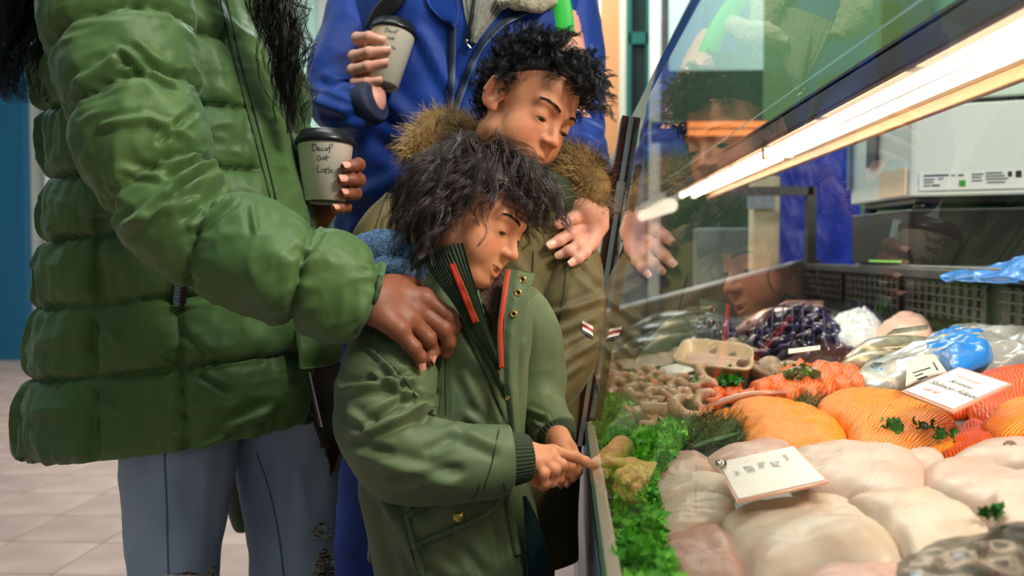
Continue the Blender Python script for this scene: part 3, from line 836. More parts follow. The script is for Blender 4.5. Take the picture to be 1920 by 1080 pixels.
# prawns: one with its parts, then copies
PR = [pm('prawn_shell_%s' % k, c, .35, var=.4, vscale=60, sss=.2, coat=.2, col2=c2) for k, c, c2 in (('beige', (206, 170, 142), (186, 132, 100)), ('pale', (226, 196, 170), (206, 160, 130)))]
def prawn_parts(L=.05):
    th = np.linspace(-.3, 3.6, 9)
    R = L * .38
    pts = [(R * math.cos(t), R * math.sin(t), .008) for t in th]
    r = [.004, .008, .0095, .010, .0095, .0085, .0075, .006, .0035]
    V, F = tube(pts, r, 28, 10, disp=lambda p, s, t, n: .0008 * np.abs(np.sin(s * 28)))
    e = np.array(pts[-1]); d = np.array(pts[-1]) - np.array(pts[-2]); d /= np.linalg.norm(d)
    f = []
    for a in (-.5, 0, .5):
        dd = np.array([d[0] * math.cos(a) - d[1] * math.sin(a), d[0] * math.sin(a) + d[1] * math.cos(a), .1])
        f.append(tube([e, e + dd * .008, e + dd * .016], [.002, .0045, .001], 7, 6, flat=.3))
    return (V, F), join(*f)
_b, _t = prawn_parts()
def copy_thing(root, loc, rot, label, group, scale=1.0):
    r = root.copy(); sc.collection.objects.link(r); r.location = loc; r.rotation_euler = rot; r.scale = (scale,) * 3
    r['label'] = label; r['group'] = group; WORLD_LOC[r.name] = np.array(loc, float)
    for c in root.children:
        k = c.copy(); sc.collection.objects.link(k); k.parent = r
        for g in c.children:
            e = g.copy(); sc.collection.objects.link(e); e.parent = k
    return r
pw = None
spots = []
for k in range(78):
    for _ in range(40):
        x, y = rr.uniform(1132, 1330), rr.uniform(702, 796)
        cx = (x - 1132) / 198
        if y > 800 - 40 * max(0, cx - .45) * 2 or (x < 1175 and y > 745) : continue
        if min([abs(x - a) + 1.6 * abs(y - b) for a, b in spots] + [99]) > 15: break
    spots.append((x, y))
for k, (x, y) in enumerate(spots):
    loc = deck(x, y, .008 + rr.uniform(0, .022)); rot = (rr.uniform(-.7, .7), rr.uniform(-.7, .7), rr.uniform(0, 6.28))
    lb = 'cooked beige prawn lying in the loose heap behind the parsley'; gp_ = 'prawns heaped behind the parsley'
    if pw is None:
        pw = thing('prawn', lb, 'prawn', (0, 0, 0), gp_)
        mesh('shell', *_b, PR[0], pw); mesh('tail_fan', *_t, pm('prawn_tail', (214, 122, 78), .4), pw)
        pw.location = loc; pw.rotation_euler = rot
    else:
        copy_thing(pw, loc, rot, lb, gp_, rr.uniform(.8, 1.25))
# cream tub with prawns
def shell_box(corn, z_h, t=.004, flare=1.12):
    """open tray: corn = 4 foot points (world), rises z_h, flared"""
    c = np.mean(corn, 0); base = closed_round(corn, 40, .25)
    R = [(base, 0, 1.0), (base, z_h, flare), (base, z_h + .002, flare + .03), (base, z_h, flare + .06), (base, z_h - .004, flare + .055)]
    R2 = [(base, z_h - .001, flare - .03), (base, t, 1 - .04)]
    rings = [c + (base - c) * k + np.array([0, 0, z]) for b, z, k in (R[::-1][0:1] + R[::-1][1:4] + R2)]
    out = [c + (base - c) * k + np.array([0, 0, z]) for b, z, k in ((base, 0, 1.0), (base, z_h - .004, flare))]
    rings = out + rings
    n = len(base)
    V = np.concatenate(rings); F = grid_faces(len(rings), n).tolist() + [list(range((len(rings) - 1) * n, len(rings) * n)), list(range(n))[::-1]]
    return V, F
def closed_round(corn, n, k):
    corn = np.array(corn, float); P_ = []
    for i in range(4):
        a, p, b = corn[i - 1], corn[i], corn[(i + 1) % 4]
        for t in np.linspace(0, 1, 7):
            u = p + (a - p) * k * (1 - t) ** 2 + (b - p) * k * t ** 2; P_.append(u)
    return np.array(P_)
tb = thing('plastic_tub', 'cream rounded plastic tub of small shellfish with parsley in front', 'tub', tuple(deck(1330, 700, 0)))
tubc = [deck(1268, 715, .004), deck(1398, 738, .004), deck(1402, 690, .004), deck(1290, 672, .004)]
mesh('tub', *shell_box(tubc, .048), pm('tub_cream', (222, 190, 150), .35, sss=.2), tb)
V, F = pillow([np.array(p) + [0, 0, .016] for p in closed_round(tubc, 20, .2)], .014, 0, disp=lambda V: .006 * fbm(V, 60, 4)); o = mesh('shellfish_filling', V, F, pm('shellfish_mix', (176, 128, 104), .4, var=1, col2=(214, 176, 150), vscale=60, bump=1, bscale=120), tb); o['kind'] = 'stuff'
# shallow white tray / bag at left
tr_ = thing('polystyrene_tray', 'pale shallow tray of brown shrimps left of the cream tub', 'tray', tuple(deck(1190, 700, 0)))
trc = [deck(1132, 712, .006), deck(1262, 700, .006), deck(1275, 672, .006), deck(1150, 676, .006)]
mesh('tray', *shell_box(trc, .026), pm('tray_pale', (204, 186, 166), .4), tr_)
V, F = pillow([np.array(p) + [0, 0, .014] for p in closed_round(trc, 20, .2)], .012, 0, disp=lambda V: .007 * fbm(V, 70, 6)); o = mesh('shrimp_filling', V, F, pm('shrimp_mix', (128, 100, 80), .4, var=1, col2=(178, 148, 120), vscale=70, bump=1, bscale=140), tr_); o['kind'] = 'stuff'
V, F = pillow(dk([(1238, 690), (1290, 682), (1300, 696), (1250, 702)], .04), .006); tag(mesh('paper_ticket', V, F, M['white'], None), 'small white ticket resting between the pale tray and cream tub', 'ticket')
# mussels in net bags
MU = pm('mussel_shell', (22, 20, 40), .16, var=.6, vscale=30, col2=(60, 40, 80), coat=.5)
def mussel(L=.055):
    pts = [(-L / 2, 0, 0), (-L * .25, .002, 0), (L * .15, .004, 0), (L / 2, 0, 0)]
    return tube(pts, [.002, .010, .0135, .003], 18, 12, flat=.72)
mV, mF = mussel()
def bag(name, lb, pxs, n, hh, label_q=None, seed=1):
    r_ = random.Random(seed)
    q = np.array([deck(x, y, .02) for x, y in pxs]); c = q.mean(0)
    t = thing(name, lb, 'net bag', tuple(c))
    proto = None
    for k in range(n):
        a = r_.random(); b_ = r_.random()
        p = (q[0] * (1 - a) + q[1] * a) * (1 - b_) + (q[3] * (1 - a) + q[2] * a) * b_
        p = p + np.array([0, 0, hh * math.sqrt(max(0, 1 - (2 * a - 1) ** 2)) * math.sqrt(max(.05, 1 - (2 * b_ - 1) ** 2)) * r_.uniform(.2, 1)])
        if proto is None:
            o = mesh('mussel', mV + c, mF, MU, t); proto = o
        else:
            o = proto.copy(); sc.collection.objects.link(o); o.parent = t
        o.location = p - c; o.rotation_euler = (r_.uniform(-1, 1), r_.uniform(-1, 1), r_.uniform(0, 6.3)); o.scale = (r_.uniform(.85, 1.2),) * 3
    if label_q is not None:
        V, F = slab(label_q, .001); mesh('bag_label', V, F, M['white'], t, False)
    # net: crossing cords over the heap
    cords = []
    for i in range(9):
        a = (i + .5) / 9; pts = []
        for b_ in np.linspace(0, 1, 7):
            p = (q[0] * (1 - a) + q[1] * a) * (1 - b_) + (q[3] * (1 - a) + q[2] * a) * b_
            pts.append(p + [0, 0, .012 + hh * 1.02 * math.sqrt(max(0, 1 - (2 * a - 1) ** 2)) * math.sqrt(max(0, 1 - (2 * b_ - 1) ** 2))])
        cords.append(tube(pts, .0012, 14, 5))
    for j in range(5):
        b_ = (j + .5) / 5; pts = []
        for a in np.linspace(0, 1, 9):
            p = (q[0] * (1 - a) + q[1] * a) * (1 - b_) + (q[3] * (1 - a) + q[2] * a) * b_
            pts.append(p + [0, 0, .012 + hh * 1.02 * math.sqrt(max(0, 1 - (2 * a - 1) ** 2)) * math.sqrt(max(0, 1 - (2 * b_ - 1) ** 2))])
        cords.append(tube(pts, .0012, 18, 5))
    o = mesh('net', *join(*cords), pm('net_purple', (58, 40, 110), .4), t); o['kind'] = 'stuff'
    return t
lq = [P(1478, 664, 1.72), P(1538, 656, 1.72), P(1538, 648, 1.73), P(1478, 655, 1.73)]
bag('mussel_bag', 'large net bag of black mussels with a pale label strip', [(1400, 672), (1580, 668), (1565, 628), (1412, 632)], 110, .085, lq, 2)
bag('mussel_bag', 'smaller dark bag of mussels lying behind the cream tub', [(1290, 652), (1382, 650), (1375, 622), (1300, 624)], 34, .05, None, 5)
# clams / oyster shells between tub and bag
CLM = pm('clam_shell', (190, 164, 136), .45, var=1, col2=(120, 98, 80), vscale=40, bump=.6, bscale=90)
cV, cF = lathe([(.0, .014), (.01, .0135), (.018, .010), (.024, .004), (.025, 0), (.022, -.004), (.012, -.009), (0, -.011)], (0, 0, 0), m=18)
for k, (x, y) in enumerate([(1350, 662), (1372, 650), (1396, 655), (1418, 668), (1440, 690), (1425, 704), (1458, 700), (1500, 704), (1530, 702), (1552, 690), (1405, 690), (1340, 648), (1385, 668), (1478, 690)]):
    p = deck(x, y, .022)
    o = mesh('clam', cV * [1.25, 1, 1] + p, cF, CLM, None, origin=p); o.rotation_euler = (rr.uniform(-.8, .8), rr.uniform(-.8, .8), rr.uniform(0, 6)); o.scale = (rr.uniform(.8, 1.2),) * 3
    tag(o, 'mottled beige clam shell lying around the mussel bag', 'clam', 'clams around the mussel bag')
# whole fish along the back left and centre
def fish(pts, w, col, col2, lb, flat=.62, seed=0):
    pts = np.array(pts); t = thing('whole_fish', lb, 'fish', tuple(pts.mean(0)))
    k = np.linspace(0, 1, len(pts))
    r = w * np.interp(k, [0, .12, .35, .6, .85, 1], [.25, .72, 1, .85, .38, .22])
    m = pm('fish_skin', col, .25, .25, var=.6, col2=col2, vscale=30, coat=.5, bump=.2, bscale=200)
    V, F = tube(pts, r, 40, 18, flat=flat, up=(0, 0, 1)); mesh('body', V, F, m, t)
    d = pts[-1] - pts[-2]; d /= np.linalg.norm(d); s = np.cross(d, [0, 0, 1]); e = pts[-1]
    q = [[e - s * w * .2, e + s * w * .2], [e + d * w * .8 - s * w * .5, e + d * w * .8 + s * w * .5], [e + d * w * 1.4 - s * w * .9, e + d * w * 1.4 + s * w * .9]]
    mesh('tail_fin', *sheet([[a, (a + b) / 2 - d * (.2 * w if i else 0), b] for i, (a, b) in enumerate(q)], 9, 8, .002), m, t)
    mid = pts[len(pts) // 2]; V, F = sheet([[mid + [0, 0, w * flat * .9] + d * a for a in (-w, 0, w)], [mid + [0, 0, w * flat * 1.25] + d * a for a in (-w * .6, .2 * w, w)]], 8, 4, .002); mesh('dorsal_fin', V, F, m, t)
    h0 = pts[0] + (pts[1] - pts[0]) * .6
    for sg in (-1, 1):
        V, F = lathe([(0, .003), (.004, .002), (.006, 0)], h0 + s * sg * w * .55 + [0, 0, w * flat * .35], (s[0] * sg, s[1] * sg, .6), 12); mesh('eye', V, F, M['blackgloss'], t)
    return t
gs = ((72, 76, 78), (34, 38, 42))
fish([deck(1150, 668, .04), deck(1200, 655, .045), deck(1260, 640, .045), deck(1320, 630, .04)], .05, *gs, 'dark grey whole fish nearest the post in the back row')
fish([deck(1165, 640, .05), deck(1220, 628, .055), deck(1290, 615, .05), deck(1340, 610, .05)], .055, (84, 84, 82), (40, 42, 44), 'dark grey whole fish second in the back row')
fish([deck(1180, 618, .06), deck(1240, 606, .06), deck(1310, 598, .06), deck(1360, 596, .05)], .055, (120, 116, 104), (58, 58, 56), 'lighter grey whole fish last in the back row')
fish([deck(1380, 622, .05), deck(1440, 606, .06), deck(1500, 598, .06), deck(1560, 600, .05)], .06, (214, 178, 168), (160, 120, 120), 'pink whole fish on ice behind the mussel bag')
fish([deck(1585, 676, .03), deck(1640, 662, .035), deck(1700, 648, .035), deck(1760, 640, .03)], .045, (196, 186, 160), (120, 112, 96), 'silvery whole fish lying beside the blue bag')
fish([deck(1570, 690, .02), deck(1620, 682, .025), deck(1680, 672, .025), deck(1730, 668, .02)], .035, (206, 190, 158), (140, 126, 100), 'small silvery gold fish in front of the larger silver one')
# ice
IC = pm('crushed_ice', (232, 232, 236), .3, sss=.3, bump=.8, bscale=120)
V, F = pillow(dk([(1545, 655), (1560, 622), (1600, 605), (1640, 610), (1655, 640), (1610, 662)], .004), .05, 0, n=80, nr=22, ruffle=.012, disp=lambda V: .02 * fbm(V, 45, 3))
o = mesh('crushed_ice', V, F, IC, None); tag(o, 'small heap of white crushed ice beside the mussel bag', 'ice'); o['kind'] = 'stuff'
V, F = pillow(dk([(1640, 648), (1660, 622), (1700, 608), (1740, 618), (1750, 645), (1700, 655)], .004), .045, 0, disp=lambda V: .012 * fbm(V, 25, 3))
tag(mesh('fish_fillet', V, F, flesh('pink_fillet', (238, 200, 180), (236, 170, 150)), None), 'pink white fillet at the back against the vent grille', 'fish fillet')
# clear and blue plastic bag, white label, black pack
CB = pm('clear_bag', (190, 186, 182), .2, var=.3, vscale=20, bump=.6, bscale=40, coat=.6)
sb_ = thing('seafood_bag', 'blue and clear plastic seafood bag with a white label behind salmon', 'bag', tuple(deck(1790, 680, .0)))
V, F = pillow(dk([(1590, 728), (1640, 700), (1720, 672), (1780, 640), (1860, 632), (1990, 650), (1990, 700), (1880, 700), (1760, 722), (1660, 742)], .004), .045, 0, n=100, nr=26, disp=lambda V: .014 * fbm(V, 18, 8) + .008 * ridge(V, 26, 3)); bgv = (V, F)
mesh('clear_bag', V, F, CB, sb_)
bq = bvh_of(bgv)
V, F = pillow(dk([(1722, 668), (1760, 640), (1800, 630), (1850, 640), (1862, 672), (1830, 690), (1790, 702), (1765, 690)], .03), .026, 0, n=80, nr=20, disp=lambda V: .012 * fbm(V, 25, 5) + .008 * ridge(V, 30, 6)); mesh('blue_panel', V, F, BLP, sb_)
lq = [deck(1698, 724, .052), deck(1776, 698, .05), deck(1752, 664, .052), deck(1700, 682, .055)]
V, F = sheet([[lq[0], (lq[0] + lq[1]) / 2 + [0, 0, .004], lq[1]], [lq[3], (lq[2] + lq[3]) / 2 + [0, 0, .006], lq[2]]], 16, 10, .001); mesh('bag_label', V, F, pm('label_paper', (232, 222, 212), .5), sb_)
lbv = bvh_of((V, F))
for a in ((1712, 700, 1744, 690), (1716, 706, 1730, 701), (1720, 712, 1738, 706), (1750, 680, 1758, 694)):
    mesh('print_line', *tube(on(lbv, [(a[0], a[1]), (a[2], a[3])], .001, 6), .0014, 6, 5), INK, sb_)
bk = thing('black_pack', 'small glossy black foil pack with blue and white stripes beside salmon', 'packet', tuple(deck(1652, 715, 0)))
V, F = pillow(dk([(1612, 712), (1625, 690), (1650, 688), (1690, 712), (1688, 730), (1660, 734), (1630, 728)], .004), .036, 0, disp=lambda V: .006 * fbm(V, 40, 2)); mesh('pouch', V, F, M['blackgloss'], bk)
bkv = bvh_of((V, F))
for pl, m in (([(1632, 694), (1645, 702), (1660, 704)], M['white']), ([(1650, 722), (1665, 712), (1682, 712)], M['white']), ([(1660, 728), (1672, 718), (1684, 718)], BLP), ([(1640, 690), (1650, 698), (1654, 692)], BLP)):
    mesh('stripe', *tube(on(bkv, pl, .001, 12, 1.5), .0022, 12, 6), m, bk)
# ----------------------------------------------------------------- price cards
def card(name, lb, quad, pad, lines, thick=.0025, curl=None):
    q = [np.array(p) for p in quad]                     # BL, BR, TR, TL as read
    q[2] = q[1] + q[3] - q[0]
    t = thing(name, lb, 'price card', tuple(np.mean(q, 0) * [1, 1, 0] + [0, 0, min(p[2] for p in q)]))
    c = np.mean(q, 0); n = np.cross(q[1] - q[0], q[3] - q[0]); n /= np.linalg.norm(n)
    if n[2] < 0: raise ValueError('card faces down')
    V, F = slab([c + (p - c) * pad for p in q], -thick); mesh('holder', V, F, pm('card_holder', (236, 168, 150), .15, coat=.6), t, False)
    V, F = slab([p + n * .0004 for p in q], .0006); mesh('paper', V, F, pm('card_paper', (242, 238, 236), .5), t, False)
    ux = (q[1] - q[0]); W = np.linalg.norm(ux); uy = (q[3] - q[0]); H = np.linalg.norm(uy)
    for s, u, v, size, m in lines:
        org = q[0] + ux * u + uy * v
        uyy = uy - ux * (uy @ ux) / (W * W)
        textobj('lettering', s, size * H, org + n * .0012, ux, uyy, m, t)
    return t
RED = pm('ink_red', (206, 60, 84), .6); GRY = pm('ink_soft', (128, 116, 118), .6)
# salmon: corners left, front, right, back in the picture; reads from left-front
hS = .068
qs = [deck(1698, 733, hS + .012), deck(1787, 768, hS), deck(1896, 729, hS), deck(1798, 691, hS + .014)]
card('price_card', 'white Salmon Fillets price card in a clear holder on the salmon', qs, 1.10, [
    ('Fresh', .20, .74, .07, GRY), ('Scottish', .42, .74, .07, RED), ('Boneless', .26, .56, .10, INK), ('Salmon Fillets', .06, .36, .128, INK), ('£8.50', .16, .16, .10, RED)])
hC = .050
qc = [deck(1487, 838, hC), deck(1348, 868, hC), deck(1385, 937, hC), deck(1562, 906, hC)]
qc = [deck(1385, 937, hC), deck(1562, 906, hC), deck(1487, 838, hC), deck(1348, 868, hC)]
qr = [qc[3], qc[0], qc[1], qc[2]]       # text runs down the card in the picture
card('price_card', 'white cod price card lying turned sideways on the white fillets', qr, 1.06, [
    ('Boneless', .20, .78, .09, GRY), ('Cod', .32, .58, .15, GRY), ('Fillets', .26, .43, .12, GRY), ('£8.90', .28, .25, .15, GRY), ('per kg', .36, .12, .08, GRY)])
V, F = lathe([(.0, .006), (.006, .005), (.007, 0)], deck(1352, 872, hC + .004), m=14); tag(mesh('card_clip', V, F, M['chrome'], None), 'tiny chrome card clip at the corner of the cod card', 'clip')
# ----------------------------------------------------------------- garnish
def leafcloud(name, pxr, n, hmax, size, cols, lb, seed, test, curl=1.0):
    g = np.random.RandomState(seed)
    C = []
    while len(C) < n:
        x, y = g.uniform(pxr[0], pxr[2]), g.uniform(pxr[1], pxr[3])
        if not test(x, y): continue
        hh = g.uniform(.0, 1) ** .7 * hmax * (.6 + .8 * max(0, noise(np.array([x * .04, y * .04, 0.]), 1, seed) + .3))
        C.append(deck(x, y, hh))
    C = np.array(C); N = len(C)
    # each leaf: 3 lobes x (4-vertex folded blade)
    d = g.normal(size=(N, 3)); d[:, 2] = np.abs(d[:, 2]) * .7 + .2; d /= np.linalg.norm(d, axis=1)[:, None]
    up = g.normal(size=(N, 3)); s = np.cross(d, up); s /= np.linalg.norm(s, axis=1)[:, None]; nn = np.cross(s, d)
    Vs, Fs, Cs = [], [], []
    sz = size * g.uniform(.6, 1.3, N)[:, None]
    base = np.array(cols[0]); alt = np.array(cols[1])
    k = 0
    for a, L in ((0, 1.0), (.9, .75), (-.9, .75), (1.9, .5), (-1.9, .5)):
        dd = d * math.cos(a) + s * math.sin(a); ss = np.cross(nn, dd)
        p0 = C; p1 = C + dd * sz * L * .5 + ss * sz * .28 + nn * sz * .12 * curl; p2 = C + dd * sz * L - nn * sz * .18 * curl; p3 = C + dd * sz * L * .5 - ss * sz * .28 + nn * sz * .12 * curl
        Vs.append(np.stack([p0, p1, p2, p3], 1).reshape(-1, 3)); Fs.append(np.arange(N * 4).reshape(N, 4) + k); k += N * 4
        f = np.clip(g.uniform(0, 1, N), 0, 1)[:, None]; c = base * (1 - f) + alt * f
        Cs.append(np.repeat(c, 4, 0))
    V = np.concatenate(Vs); F = np.concatenate(Fs); C_ = np.concatenate(Cs)
    lc = np.where(C_ / 255 <= .04045, C_ / 255 / 12.92, ((C_ / 255 + .055) / 1.055) ** 2.4)
    m = pm(name + '_leaf', (40, 120, 20), .45, attr='tint'); b = m.node_tree.nodes['Principled BSDF']
    b.inputs['Subsurface Weight'].default_value = 0
    o = mesh(name, V, F, m, None, False, col=lc); tag(o, lb, 'garnish'); o['kind'] = 'stuff'
    return o
GRN = ((56, 172, 20), (140, 240, 60))
def in_pars(x, y):
    l = 1112 + (y - 790) * .16 if y > 790 else 1118 - (790 - y) * (-.05)
    r = np.interp(y, [740, 780, 800, 850, 900, 1000, 1080], [1165, 1200, 1300, 1262, 1225, 1232, 1262])
    return l + 8 < x < r
leafcloud('parsley', (1105, 742, 1310, 1100), 5200, .028, .016, GRN, 'bed of bright green curly parsley along the front glass', 3, in_pars)
V, F = slab([(.054, -.3, .606), (.135, -.3, .606), (.135, 1.75, .612), (.054, 1.75, .612)], .004); o = mesh('parsley_stems', V, F, pm('stem_green', (24, 74, 14), .7, var=.5, vscale=30), None, False); tag(o, 'dark green stem layer under the curly parsley bed', 'garnish'); o['kind'] = 'stuff'
leafcloud('parsley', (1286, 690, 1400, 735), 420, .03, .018, ((20, 100, 10), (50, 150, 30)), 'tuft of dark parsley in front of the cream tub', 5, lambda x, y: ((x - 1338) / 46) ** 2 + ((y - 712) / 16) ** 2 < 1)
leafcloud('parsley', (1400, 680, 1620, 720), 380, .025, .016, ((16, 90, 10), (50, 140, 26)), 'parsley tufts below the large mussel bag', 6, lambda x, y: ((x - 1600) / 24) ** 2 + ((y - 690) / 18) ** 2 < 1 or ((x - 1500) / 70) ** 2 + ((y - 700) / 9) ** 2 < 1)
for (x, y, lb) in ((1672, 838, 'tiny parsley sprig between salmon and broad white fillet'), (1730, 835, 'tiny parsley sprig on the little white fillet piece'), (1768, 856, 'tiny parsley sprig by the spotted white fillet'), (1858, 1018, 'tiny parsley sprig near the brown fish')):
    leafcloud('parsley_sprig', (x - 20, y - 9, x + 20, y + 9), 12, .014, .010, ((16, 90, 10), (40, 130, 26)), lb, x, lambda a, b: True).location.z += .026
def dill(pxr, n, seed, lb, test):
    g = np.random.RandomState(seed); S = []
    while len(S) < n:
        x, y = g.uniform(pxr[0], pxr[2]), g.uniform(pxr[1], pxr[3])
        if not test(x, y): continue
        p = deck(x, y, g.uniform(0, .018)); d = g.normal(size=3) * [1, 1, .4] + [.3, -.5, .9]; d /= np.linalg.norm(d)
        L = g.uniform(.012, .026); b_ = g.normal(size=3) * .25
        S.append([p + d * L * t + b_ * L * t * t for t in np.linspace(0, 1, 4)])
    V, F = strands(S, .0007, .5); o = mesh('dill', V, F, pm('dill_green', (92, 118, 70), .5, var=.4, vscale=60), None); tag(o, lb, 'garnish'); o['kind'] = 'stuff'
dill((1260, 770, 1400, 840), 1500, 4, 'feathery grey-green dill bed between parsley and salmon', lambda x, y: ((x - 1325) / 72) ** 2 + ((y - 812) / 30) ** 2 < 1)
dill((1490, 740, 1545, 775), 300, 5, 'feathery dill between the two big salmon fillets', lambda x, y: ((x - 1515) / 26) ** 2 + ((y - 755) / 14) ** 2 < 1)
BAY = pm('bay_leaf', (66, 110, 56), .35, var=.3, vscale=30)
for (a, b, w_, lb) in (((1325, 828), (1392, 808), 9, 'flat green bay leaf lying on the dill bed'), ((1300, 838), (1345, 818), 7, 'second smaller bay leaf at the foot of the dill')):
    A, B = deck(*a, .026), deck(*b, .034); d = B - A; s = np.cross(d, [0, 0, 1]); s /= np.linalg.norm(s); wd = np.linalg.norm(d) * .24
    V, F = sheet([[A, A + d * .3 + s * wd, A + d * .65 + s * wd * .9, B], [A, A + d * .5 + [0, 0, -.006], B], [A, A + d * .3 - s * wd, A + d * .65 - s * wd * .9, B]], 20, 9, .0008)
    tag(mesh('bay_leaf', V, F, BAY, None), lb, 'leaf')
# =================================================================== PEOPLE: shared tools
def basis(f, u):
    f = np.array(f, float); f /= np.linalg.norm(f); u = np.array(u, float); u = u - f * (u @ f); u /= np.linalg.norm(u)
    return np.stack([np.cross(f, u), f, u], 0)              # rows: right, forward, up (local->world: l @ B)
def img(x, y, d):
    """direction given as picture right, picture up, depth (away)"""
    return RGT * x + UPV * y + FWD * d
class Head:
    def __init__(s, c, f, u, k=1.0, smile=0., fat=1.0, adult=0.):
        s.c = np.array(c, float); s.B = basis(f, u); s.k = k; s.smile = smile; s.fat = fat; s.ad = adult
    def loc(s, p): return ((p - s.c) @ s.B.T) / s.k
    def wor(s, l): return s.c + (np.asarray(l, float) * s.k) @ s.B
    def sdf(s, pw):
        p = s.loc(pw); q = p.copy(); q[..., 0] = np.abs(q[..., 0]); sm = s.smile; ft = s.fat
        d = ell(p, (0, -.014, .034), (.0715, .090, .076))
        d = smin(d, ell(p, (0, .020, -.030), (.056 * ft, .060, .068)), .03)
        d = smin(d, ell(q, (.030, .042, -.040), (.028 * ft, .026, .032)), .022)           # cheeks
        d = smin(d, ell(p, (0, .062, -.088), (.020, .017, .016)), .022)                   # chin
        d = smin(d, cap(q, (.046, .0, -.055), (.018, .055, -.088), .016, .013), .02)      # jaw line
        d = smin(d, cap(q, (.010, .0735, .020), (.040, .060, .022), .009, .008), .014)    # brow
        d = smax(d, -ell(q, (.030, .085, .001), (.017, .016, .011)), .014)                # sockets
        # nose
        n = cap(p, (0, .070, .008), (0, .0895, -.024), .0065, .0085)
        n = smin(n, ell(p, (0, .0935, -.029), (.0088, .0085, .0078)), .006)
        n = smin(n, ell(q, (.0095, .085, -.031), (.0068, .0085, .0062)), .006)
        d = smin(d, n, .010)
        d = smax(d, -ell(q, (.0050, .0900, -.0375), (.0028, .0040, .0030)), .002)         # nostrils
        d = smin(d, cap(p, (0, .079, -.040), (0, .080, -.052), .004), .010)
        # mouth
        cx, cy, cz = .020 + .007 * sm, .070 - .006 * sm, -.0605 + .006 * sm
        d = smin(d, ell(p, (0, .066, -.060), (.026, .016, .017)), .012)
        up_ = cap(q, (.0, .0815, -.0565 - .001 * sm), (cx, cy + .003, cz), .0048, .0022)
        lo_ = cap(q, (.0, .0800, -.0675 - .004 * sm), (cx, cy + .003, cz - .001), .0056, .0022)
        slit = cap(q, (.0, .0840, -.0620 - .0028 * sm), (cx - .003, cy + .0075, cz - .0006), .0011 + .0030 * sm, .0010)
        d = smin(d, up_, .0045); d = smin(d, lo_, .0045)
        d = smax(d, -slit, .0020)
        if sm > .2: d = smax(d, -cap(q, (.029, .0640, -.040), (.031, .058, -.060), .0016, .0012), .008)
        # eyelids with a narrow opening
        lid = np.sqrt(((q - np.array([.030, .0605, .0])) ** 2).sum(-1)) - .0138
        d = smin(d, lid, .008)
        op = ell(q, (.030, .0745, -.0056), (.0118, .0085, .0024))
        d = smax(d, -op, .0012)
        # ears
        q = q.copy(); q[..., 0] = q[..., 0] + (q[..., 1] + .004) * .45
        e = ell(q, (.0735, -.012, -.004), (.0058, .0170, .0270))
        e = smax(e, -ell(q, (.0795, -.009, -.001), (.0066, .0095, .0165)), .002)
        e = smin(e, cap(q, (.0770, -.016, .010), (.0765, -.015, -.012), .0022, .0024), .003)
        e = smin(e, cap(q, (.0775, -.022, .016), (.0790, -.024, -.006), .0034, .0030), .003)
        e = smin(e, cap(q, (.0765, .000, .019), (.0775, -.020, .020), .0030, .0034), .004)
        e = smin(e, ell(q, (.0735, -.002, -.026), (.0045, .0070, .0080)), .005)
        e = smin(e, cap(q, (.0735, .002, -.008), (.0735, .001, .002), .0030), .003)
        d = smin(d, e, .006)
        return d * s.k
    def tint(s, pw, base, lip, warm):
        p = s.loc(pw); q = p.copy(); q[..., 0] = np.abs(q[..., 0]); sm = s.smile
        c = np.ones((len(p), 3)) * np.array(base)
        cx, cy, cz = .020 + .007 * sm, .070 - .006 * sm, -.0605 + .006 * sm
        dl = np.minimum(cap(q, (.0, .0815, -.0565 - .001 * sm), (cx, cy + .003, cz), .0046, .0020), cap(q, (.0, .0800, -.0675 - .004 * sm), (cx, cy + .003, cz), .0054, .0020))
        w_ = np.clip(1 - (dl + .0006) / .0014, 0, 1)[:, None]
        dc = np.linalg.norm((q - np.array([.036, .055, -.032])) / np.array([.024, .03, .022]), axis=1)
        wc = np.clip(1 - dc, 0, 1)[:, None] * .6
        dn = np.linalg.norm((p - np.array([0, .098, -.03])) / .014, axis=1); wc = np.maximum(wc, np.clip(1 - dn, 0, 1)[:, None] * .5)
        de = np.clip(1 - np.abs(ell(q, (.074, -.010, -.002), (.012, .02, .03))) / .012, 0, 1)[:, None]
        wc = np.maximum(wc, de * .6)
        c = c * (1 - wc) + np.array(warm) * wc
        return c * (1 - w_) + np.array(lip) * w_
    def extras(s, parent, iris=(52, 30, 20), brow=(22, 16, 14), look=(0, -.5)):
        for sx in (-1, 1):
            c = s.wor((sx * .030, .0605, 0)); 
            V, F = lathe([(.0001, .0131)] + [(.0131 * math.sin(a), .0131 * math.cos(a)) for a in np.linspace(.1, 3.1, 16)], (0, 0, 0), m=20)
            ax = np.array([look[0] * 1.0, 1.0, look[1]]); ax /= np.linalg.norm(ax)
            bs = basis(ax, (0, 0, 1)); V = (V[:, [0, 2, 1]] * s.k) @ bs
            eo = mesh('eyeball', c + V @ s.B, F, EYEW, parent)
            for (r0, r1, m) in ((.0, .0062, pm('iris', iris, .1, coat=1)), (0, .0030, M['blackgloss'])):
                rr_ = .0133 if r1 > .004 else .0135
                Vi, Fi = lathe([(.00005, rr_)] + [(r, math.sqrt(rr_ ** 2 - r * r)) for r in np.linspace(r1 * .3, r1, 4)], (0, 0, 0), m=18)
                Vi = (Vi[:, [0, 2, 1]] * s.k) @ bs
                mesh('iris' if r1 > .004 else 'pupil', c + Vi @ s.B, Fi, m, eo)
            # lashes along the lid edge
            q = [s.wor((sx * (.030 + x), .0605 + math.sqrt(max(0, .0143 ** 2 - x * x - z * z)), z)) for x, z in ((-.0108, -.0062), (-.006, -.0036), (0, -.0028), (.006, -.0034), (.0116, -.0064))]
            V, F = tube(q, [.0004, .0009, .0011, .0010, .0005], 20, 6); mesh('eyelashes', V, F, M['black'], parent)
